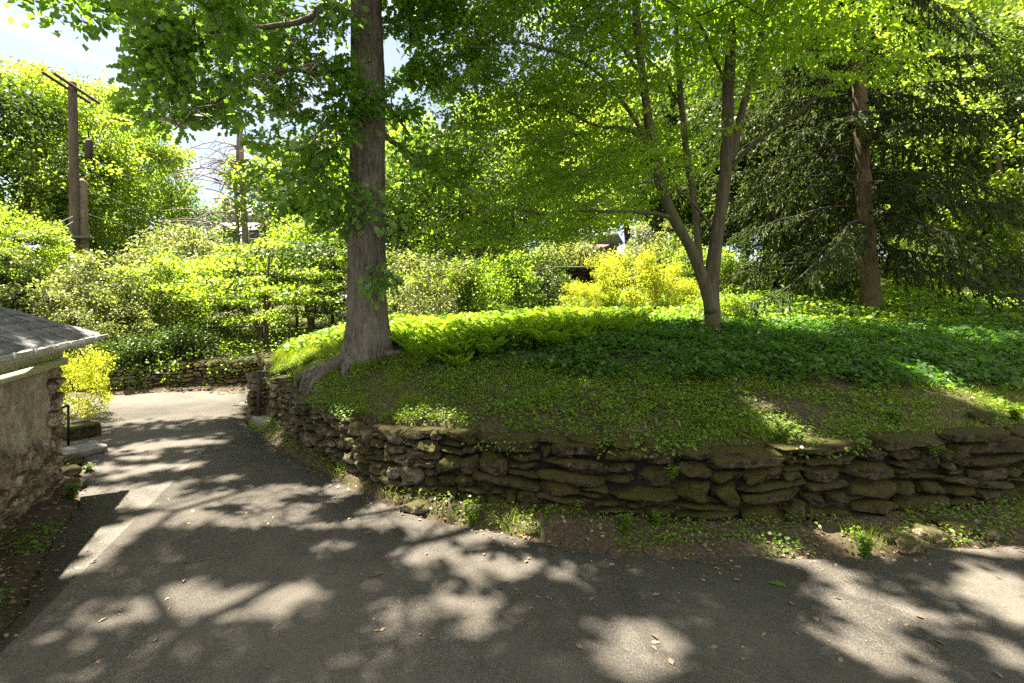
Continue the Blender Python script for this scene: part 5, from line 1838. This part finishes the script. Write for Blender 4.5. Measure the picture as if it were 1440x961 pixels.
# grass: on the lit crest, on the bank front and in tufts on the verge
def grass_d(x, y):
    d = fwd(x, y)
    b_ = bankd(x, y)
    crest = (b_ > 0.12) * (x < -2.9 + 0.0 * y) * (y > 9.0) * (y < 15) * (poly_sdf(x, y, STAIR) < -0.05) * 1.0
    front = (b_ > 0.16) * (d < 1.9) * sstep(-0.2, 0.3, nz(x, y, 0.85, 161) + 0.25 * sstep(0, -2.5, x) + 0.22 * sstep(0.9, 0.3, d)) * (x < 9) * 0.9
    verge = (b_ < -0.03) * (d < 0.75) * (poly_sdf(x, y, DRIVE) < -0.04) * sstep(-0.15, 0.4, nz(x, y, 1.3, 162)) * 0.6
    return np.maximum(np.maximum(crest, front), verge) * clear_oak(x, y)


P = scatter(330000, -8, 9, 4.3, 15, grass_d)
L = (0.045 + 0.10 * RNG.random(len(P))) * np.where((P[:, 0] < -2.9) & (P[:, 1] > 9), 1.5, 0.55 + 0.75 * sstep(0.0, 0.6, nz(P[:, 0], P[:, 1], 1.6, 163)))
D = np.c_[RNG.normal(size=(len(P), 2)) * 0.45, np.ones(len(P))]
b = MB()
leaves(b, P - [0, 0, 0.01], D, RNG.normal(size=P.shape), L, 0.004 + 0.004 * RNG.random(len(P)), T_BLADE)
kind(b.build('grass', M['grass']), 'stuff')


# small leaved weeds over the bank front and verge
def weed_d(x, y):
    d = fwd(x, y)
    b_ = bankd(x, y)
    front = (b_ > 0.2) * (d < 2.3) * sstep(-0.35, 0.22, nz(x, y, 1.0, 171) + 0.2 * sstep(2, 4, x)) * 0.8
    verge = (b_ < -0.04) * (d < 0.75) * sstep(-0.4, 0.3, nz(x, y, 1.6, 172) + 0.25 * sstep(0.4, 0.1, d)) * (poly_sdf(x, y, DRIVE) < -0.07) * 0.42
    left = (x < -3.6) * (y < 8) * (poly_sdf(x, y, DRIVE) < -0.06) * sstep(0.25, 0.6, nz(x, y, 1.4, 173)) * 0.6
    lush = 0.8 * np.exp(-((x - 2.8) ** 2 / 0.7 + (y - 5.65) ** 2 / 0.25))
    return np.maximum(np.maximum(np.maximum(front, verge), left), lush * (b_ > 0.2)) * clear_oak(x, y)


P = scatter(400000, -8, 9, 3.2, 12, weed_d)
h_ = 0.012 + 0.07 * RNG.random(len(P)) ** 1.5
b = MB()
leaves(b, P + np.c_[0 * h_, 0 * h_, h_], RNG.normal(size=P.shape) * [1, 1, 0.35], RNG.normal(size=P.shape) * 0.4 + [0, 0, 1], 0.02 + 0.035 * RNG.random(len(P)) ** 1.5, None, T_LEAF)
kind(b.build('weed_cover', M['weed']), 'stuff')


P = scatter(34000, -5, 9, 4.6, 10, lambda x, y: (bankd(x, y) > 0.1) * (fwd(x, y) < 2.0) * sstep(0.0, 0.45, nz(x, y, 1.1, 175)) * 0.9 * clear_oak(x, y))
h_ = 0.03 + 0.07 * RNG.random(len(P))
b = MB()
leaves(b, P + np.c_[0 * h_, 0 * h_, h_], RNG.normal(size=P.shape) * [1, 1, 0.3], RNG.normal(size=P.shape) * 0.4 + [0, -0.1, 1], 0.04 + 0.04 * RNG.random(len(P)), None, T_STAR)
# leaves hanging over the edge of the wall
P = scatter(110000, -5, 9, 4.6, 10, lambda x, y: (bankd(x, y) > 0.02) * (bankd(x, y) < 0.34) * sstep(0.05, 0.5, nz(x, y, 1.7, 176)) * 0.8)
P[:, 2] = np.maximum(P[:, 2], 0.80 + 0.06 * RNG.random(len(P))) - 0.13 * RNG.random(len(P)) * (bankd(P[:, 0], P[:, 1]) < 0.12) + 0.05 * RNG.random(len(P))
leaves(b, P, RNG.normal(size=P.shape) * [1, 1, 0.3] + [0, -0.5, -0.2], RNG.normal(size=P.shape) * 0.4 + [0, -0.3, 1], 0.025 + 0.035 * RNG.random(len(P)), None, T_LEAF)
kind(b.build('bank_seedlings', M['weed']), 'stuff')


# dead leaves
def litter_d(x, y):
    dd = poly_sdf(x, y, DRIVE)
    b_ = bankd(x, y)
    e = sstep(0.35, -0.05, dd) * (b_ < -0.03) * 0.9 * (0.6 + 0.6 * nz(x, y, 2.2, 181))
    bank_ = (b_ > 0.2) * (fwd(x, y) < 2.4) * (0.35 + 0.5 * nz(x, y, 0.9, 182))
    return np.clip(np.maximum(e, bank_), 0, 1) * (poly_sdf(x, y, FAR_ZONE) < 0)


P = scatter(46000, -9, 9, 2.4, 13, litter_d)
P[:, 2] = np.where(poly_sdf(P[:, 0], P[:, 1], DRIVE) > -0.05, np.maximum(P[:, 2], 0.012), P[:, 2] + 0.008)
b = MB()
leaves(b, P, RNG.normal(size=P.shape) * [1, 1, 0.15], RNG.normal(size=P.shape) * 0.3 + [0, 0, 1], 0.018 + 0.045 * RNG.random(len(P)) ** 1.8, None, T_LEAF)
kind(b.build('leaf_litter', M['litter']), 'stuff')


P = scatter(9000, -6, 8, 2.6, 12, lambda x, y: (poly_sdf(x, y, DRIVE) > 0.02) * (0.3 + 0.7 * np.exp(-np.maximum(poly_sdf(x, y, DRIVE), 0) / 0.35)) * np.clip(0.6 + nz(x, y, 1.1, 185), 0, 1))
P[:, 2] = 0.010
b = MB()
leaves(b, P, RNG.normal(size=P.shape) * [1, 1, 0.15], RNG.normal(size=P.shape) * 0.3 + [0, 0, 1], 0.006 + 0.016 * RNG.random(len(P)) ** 2, None, T_LEAF)
kind(b.build('fine_debris', M['litter']), 'stuff')


# ---- plants that stand out
def leafy_plant(x, y, z, H, n, leaf, label, mat, name='weed_plant', cat='plant', spread=0.6, group=None):
    t = thing(name, label, cat, (x, y, z), group)
    st_, lv_ = MB(), MB()
    PP, DD, NN, LLn = [], [], [], []
    for s in range(n):
        a = random.uniform(0, 6.28)
        tip = np.array([x + math.cos(a) * H * spread * random.random(), y + math.sin(a) * H * spread * random.random(), z + H * random.uniform(0.55, 1)])
        base_ = np.array([x + random.uniform(-0.03, 0.03), y + random.uniform(-0.03, 0.03), z - 0.01])
        mid = (tip + base_) / 2 + [0, 0, H * 0.1]
        c = smooth_line(np.array([base_, mid, tip]), H / 8, 1)
        st_.tube(c, 0.0025, 4)
        for kx, p in enumerate(c[1:]):
            for s2 in (-1, 1):
                aa = a + kx * 1.57 + (0 if s2 < 0 else math.pi)
                PP.append(p)
                DD.append([math.cos(aa), math.sin(aa), 0.15])
                NN.append([random.uniform(-0.3, 0.3), random.uniform(-0.3, 0.3), 1])
                LLn.append(leaf * random.uniform(0.6, 1.1))
    leaves(lv_, np.array(PP), np.array(DD), np.array(NN, float), np.array(LLn), None, T_LEAF)
    st_.build('stems', mat, t)
    lv_.build('leaves', mat, t)
    return t


def bank_pt(px, py):
    best = min(np.arange(4.6, 12, 0.02), key=lambda dd_: abs(gz(at(px, dd_), dd_) - W(px, py, dd_)[2]))
    return at(px, best), best, gz(at(px, best), best)


for px, py, H, n, lf, lab in ((1100, 620, 0.26, 12, 0.055, 'bright sunlit weed growing on top of the wall beside the mossy capstone'), (1218, 778, 0.20, 14, 0.05, 'bright green weed clump in the sun at the foot of the wall'),
                              (800, 735, 0.22, 4, 0.06, 'tall thin weed at the foot of the wall'), (880, 752, 0.17, 12, 0.045, 'dark leafy weed clump at the foot of the wall'),
                              (540, 688, 0.18, 8, 0.06, 'dark green weed at the foot of the grey stones'), (665, 735, 0.15, 10, 0.05, 'yellowish weed clump on the verge between wall and asphalt'),
                              (925, 748, 0.15, 6, 0.05, 'small upright weed right of the dark weed clump'), (98, 700, 0.17, 14, 0.06, 'yellow green weed clump at the foot of the garage corner'),
                              (125, 660, 0.12, 7, 0.05, 'small weed between the edging stones'), (1260, 592, 0.14, 8, 0.06, 'broad leaved weed on the bank above the wall'), (1120, 740, 0.12, 6, 0.04, 'low weed at the wall foot below the long flat stone'),
                              (985, 600, 0.16, 10, 0.045, 'bushy weed just right of the flat pale stone'), (1425, 588, 0.16, 7, 0.08, 'broad leaved weed on the bank at the right edge')):
    if py > 640:
        c = G(px, py, 0.03)
        x, y, z = c[0], c[1], max(gz(c[0], c[1]), 0.0)
    else:
        x, y, z = bank_pt(px, py)
    leafy_plant(x, y, z, H, n, lf, lab, M['weed'])
for px, py, lab in ((945, 672, 'small leafy weed rooted in a joint of the dark wall'), (1317, 640, 'round leaved weed hanging from the upper wall near the right edge')):
    c = W(px, py, fl[int(np.argmin(np.abs(fl[:, 0] / fl[:, 1] - (px - 720) / F)))][1] - 0.02)
    leafy_plant(c[0], c[1], c[2], 0.13, 5, 0.05, lab, M['weed'])

# ---- leaves and twigs lying on the asphalt
b = MB()
c = G(1090, 824)
leaves(b, np.array([[c[0] - 0.045, c[1] + 0.03, 0.014]]), np.array([[1.0, -0.35, 0.02]]), np.array([[0.15, -0.1, 1.0]]), 0.14, None, T_OAK, np.array([0.8]))
tag(b.build('fallen_leaf', M['oak_leaf']), 'green oak leaf lying alone on the shaded asphalt', 'leaf')
me_cache = []
for v_ in range(5):
    b = MB()
    leaves(b, np.zeros((1, 3)), np.array([[1.0, 0, 0.05]]), np.array([[random.uniform(-0.3, 0.3), random.uniform(-0.3, 0.3), 1]]), 1.0, random.uniform(0.7, 1.1), (T_OAK, T_LEAF)[v_ % 2], np.array([random.random()]))
    me_cache.append(b.mesh('fallen_leaf', M['litter']))
pts_ = [(700, 829), (1037, 800), (1172, 842), (415, 754), (130, 788), (330, 757), (930, 792), (865, 795), (1265, 860), (1280, 880), (1300, 872), (742, 790), (820, 915), (395, 896), (885, 798), (1010, 912), (1045, 914), (760, 843)]
rr_ = random.Random(5)
for _ in range(170):
    pts_.append((rr_.uniform(120, 1430), 960 - 280 * rr_.random() ** 0.8))
for px, py in pts_:
    c = G(px, py)
    if poly_sdf(np.array([c[0]]), np.array([c[1]]), DRIVE)[0] < 0.05:
        continue
    o = bpy.data.objects.new('fallen_leaf', rr_.choice(me_cache))
    COL.objects.link(o)
    o.location = (c[0], c[1], 0.012)
    s = rr_.uniform(0.02, 0.065)
    o.scale = (s, s, s)
    o.rotation_euler = (rr_.uniform(-0.2, 0.2), rr_.uniform(-0.2, 0.2), rr_.uniform(0, 6.28))
    tag(o, 'small dry brown leaf scattered on the asphalt', 'leaf', 'dry leaves scattered on the driveway')
b = MB()
c = G(530, 811)
u = np.linspace(-1, 1, 9)
b.tube(np.c_[c[0] + u * 0.055, c[1] + u * 0.03, 0.02 + 0.006 * np.sin(u * 4)], 0.011 * (1 - 0.3 * u * u), 7)
tag(b.build('twig', M['oak_bark'], smooth=True), 'short thick dark twig lying on the asphalt', 'twig')
b = MB()
c = G(282, 790)
b.tube(np.c_[c[0] + u * 0.12, c[1] + u * 0.06 + 0.01 * np.sin(u * 5), 0.012 + 0.003 * np.cos(u * 6)], 0.005, 5)
tag(b.build('twig', M['oak_bark'], smooth=True), 'long thin twig lying on the left part of the asphalt', 'twig')

# ------------------------------------------------------------------ light, sky, camera
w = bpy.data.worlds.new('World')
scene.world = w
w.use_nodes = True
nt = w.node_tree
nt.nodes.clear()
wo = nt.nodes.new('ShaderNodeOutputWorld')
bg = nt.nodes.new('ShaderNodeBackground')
sky = nt.nodes.new('ShaderNodeTexSky')
sky.sky_type = 'NISHITA'
sky.sun_disc = False
sky.sun_elevation = SUN_EL
sky.sun_rotation = SUN_AZ % (2 * math.pi)
sky.air_density = 1.0
sky.dust_density = 0.8
tcn = nt.nodes.new('ShaderNodeTexCoord')
mpn = nt.nodes.new('ShaderNodeMapping')
mpn.inputs['Scale'].default_value = (1.6, 1.6, 5)
cn = nt.nodes.new('ShaderNodeTexNoise')
cn.inputs['Scale'].default_value = 2.2
cn.inputs['Detail'].default_value = 7
cn.inputs['Roughness'].default_value = 0.6
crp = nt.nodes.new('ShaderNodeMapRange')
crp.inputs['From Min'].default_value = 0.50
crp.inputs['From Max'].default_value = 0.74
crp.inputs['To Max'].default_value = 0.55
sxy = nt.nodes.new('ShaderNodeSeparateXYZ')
mr = nt.nodes.new('ShaderNodeMapRange')            # unseen bright cloud added overhead and behind the camera to lift ambient light
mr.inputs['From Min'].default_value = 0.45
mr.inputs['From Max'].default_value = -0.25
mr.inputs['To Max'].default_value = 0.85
add = nt.nodes.new('ShaderNodeMath')
add.operation = 'ADD'
add.use_clamp = True
vsc = nt.nodes.new('ShaderNodeVectorMath')
vsc.operation = 'SCALE'
vsc.inputs['Scale'].default_value = 0.46
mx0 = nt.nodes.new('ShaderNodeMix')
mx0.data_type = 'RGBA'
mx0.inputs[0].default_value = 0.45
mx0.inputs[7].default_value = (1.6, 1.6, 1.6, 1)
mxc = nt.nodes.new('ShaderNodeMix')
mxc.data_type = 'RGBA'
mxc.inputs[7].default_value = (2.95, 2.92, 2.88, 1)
nt.links.new(tcn.outputs['Generated'], mpn.inputs['Vector'])
nt.links.new(mpn.outputs['Vector'], cn.inputs['Vector'])
nt.links.new(cn.outputs['Fac'], crp.inputs['Value'])
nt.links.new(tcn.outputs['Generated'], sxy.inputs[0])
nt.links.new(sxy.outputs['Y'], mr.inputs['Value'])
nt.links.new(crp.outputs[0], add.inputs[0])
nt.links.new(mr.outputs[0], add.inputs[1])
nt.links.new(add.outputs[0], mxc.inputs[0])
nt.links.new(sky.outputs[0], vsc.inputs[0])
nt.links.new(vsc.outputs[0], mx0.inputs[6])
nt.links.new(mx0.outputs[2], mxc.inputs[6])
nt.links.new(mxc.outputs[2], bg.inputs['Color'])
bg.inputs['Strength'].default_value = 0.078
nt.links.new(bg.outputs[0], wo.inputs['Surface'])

sl = bpy.data.lights.new('sun', 'SUN')
sl.energy = 5.0
sl.angle = math.radians(0.7)
sl.color = (1.0, 0.92, 0.77)
so = bpy.data.objects.new('sun', sl)
so.rotation_euler = Vector(SUN).to_track_quat('Z', 'Y').to_euler()
so.location = (0, 0, 30)
COL.objects.link(so)

cam = bpy.data.cameras.new('camera')
cam.sensor_width = 36.0
cam.lens = 36.0 * F / 1440.0
cam.shift_y = -(480.5 - HOR) / 1440.0
cam.clip_start = 0.05
cam.clip_end = 2000
co = bpy.data.objects.new('camera', cam)
co.location = (0, 0, CH)
co.rotation_euler = (math.radians(90), 0, 0)
COL.objects.link(co)
scene.camera = co

vs = scene.view_settings
vs.view_transform = 'Standard'
vs.look = 'None'
vs.exposure = 2.95
vs.gamma = 1.0
vs.use_curve_mapping = False
cy = scene.cycles
cy.max_bounces = 8
cy.diffuse_bounces = 4
cy.transmission_bounces = 4
cy.glossy_bounces = 2
cy.sample_clamp_indirect = 6.0
cy.use_denoising = False
cy.denoiser = 'OPENIMAGEDENOISE'
for o in list(bpy.data.objects):
    if 'world_parts' in o:
        del o['world_parts']
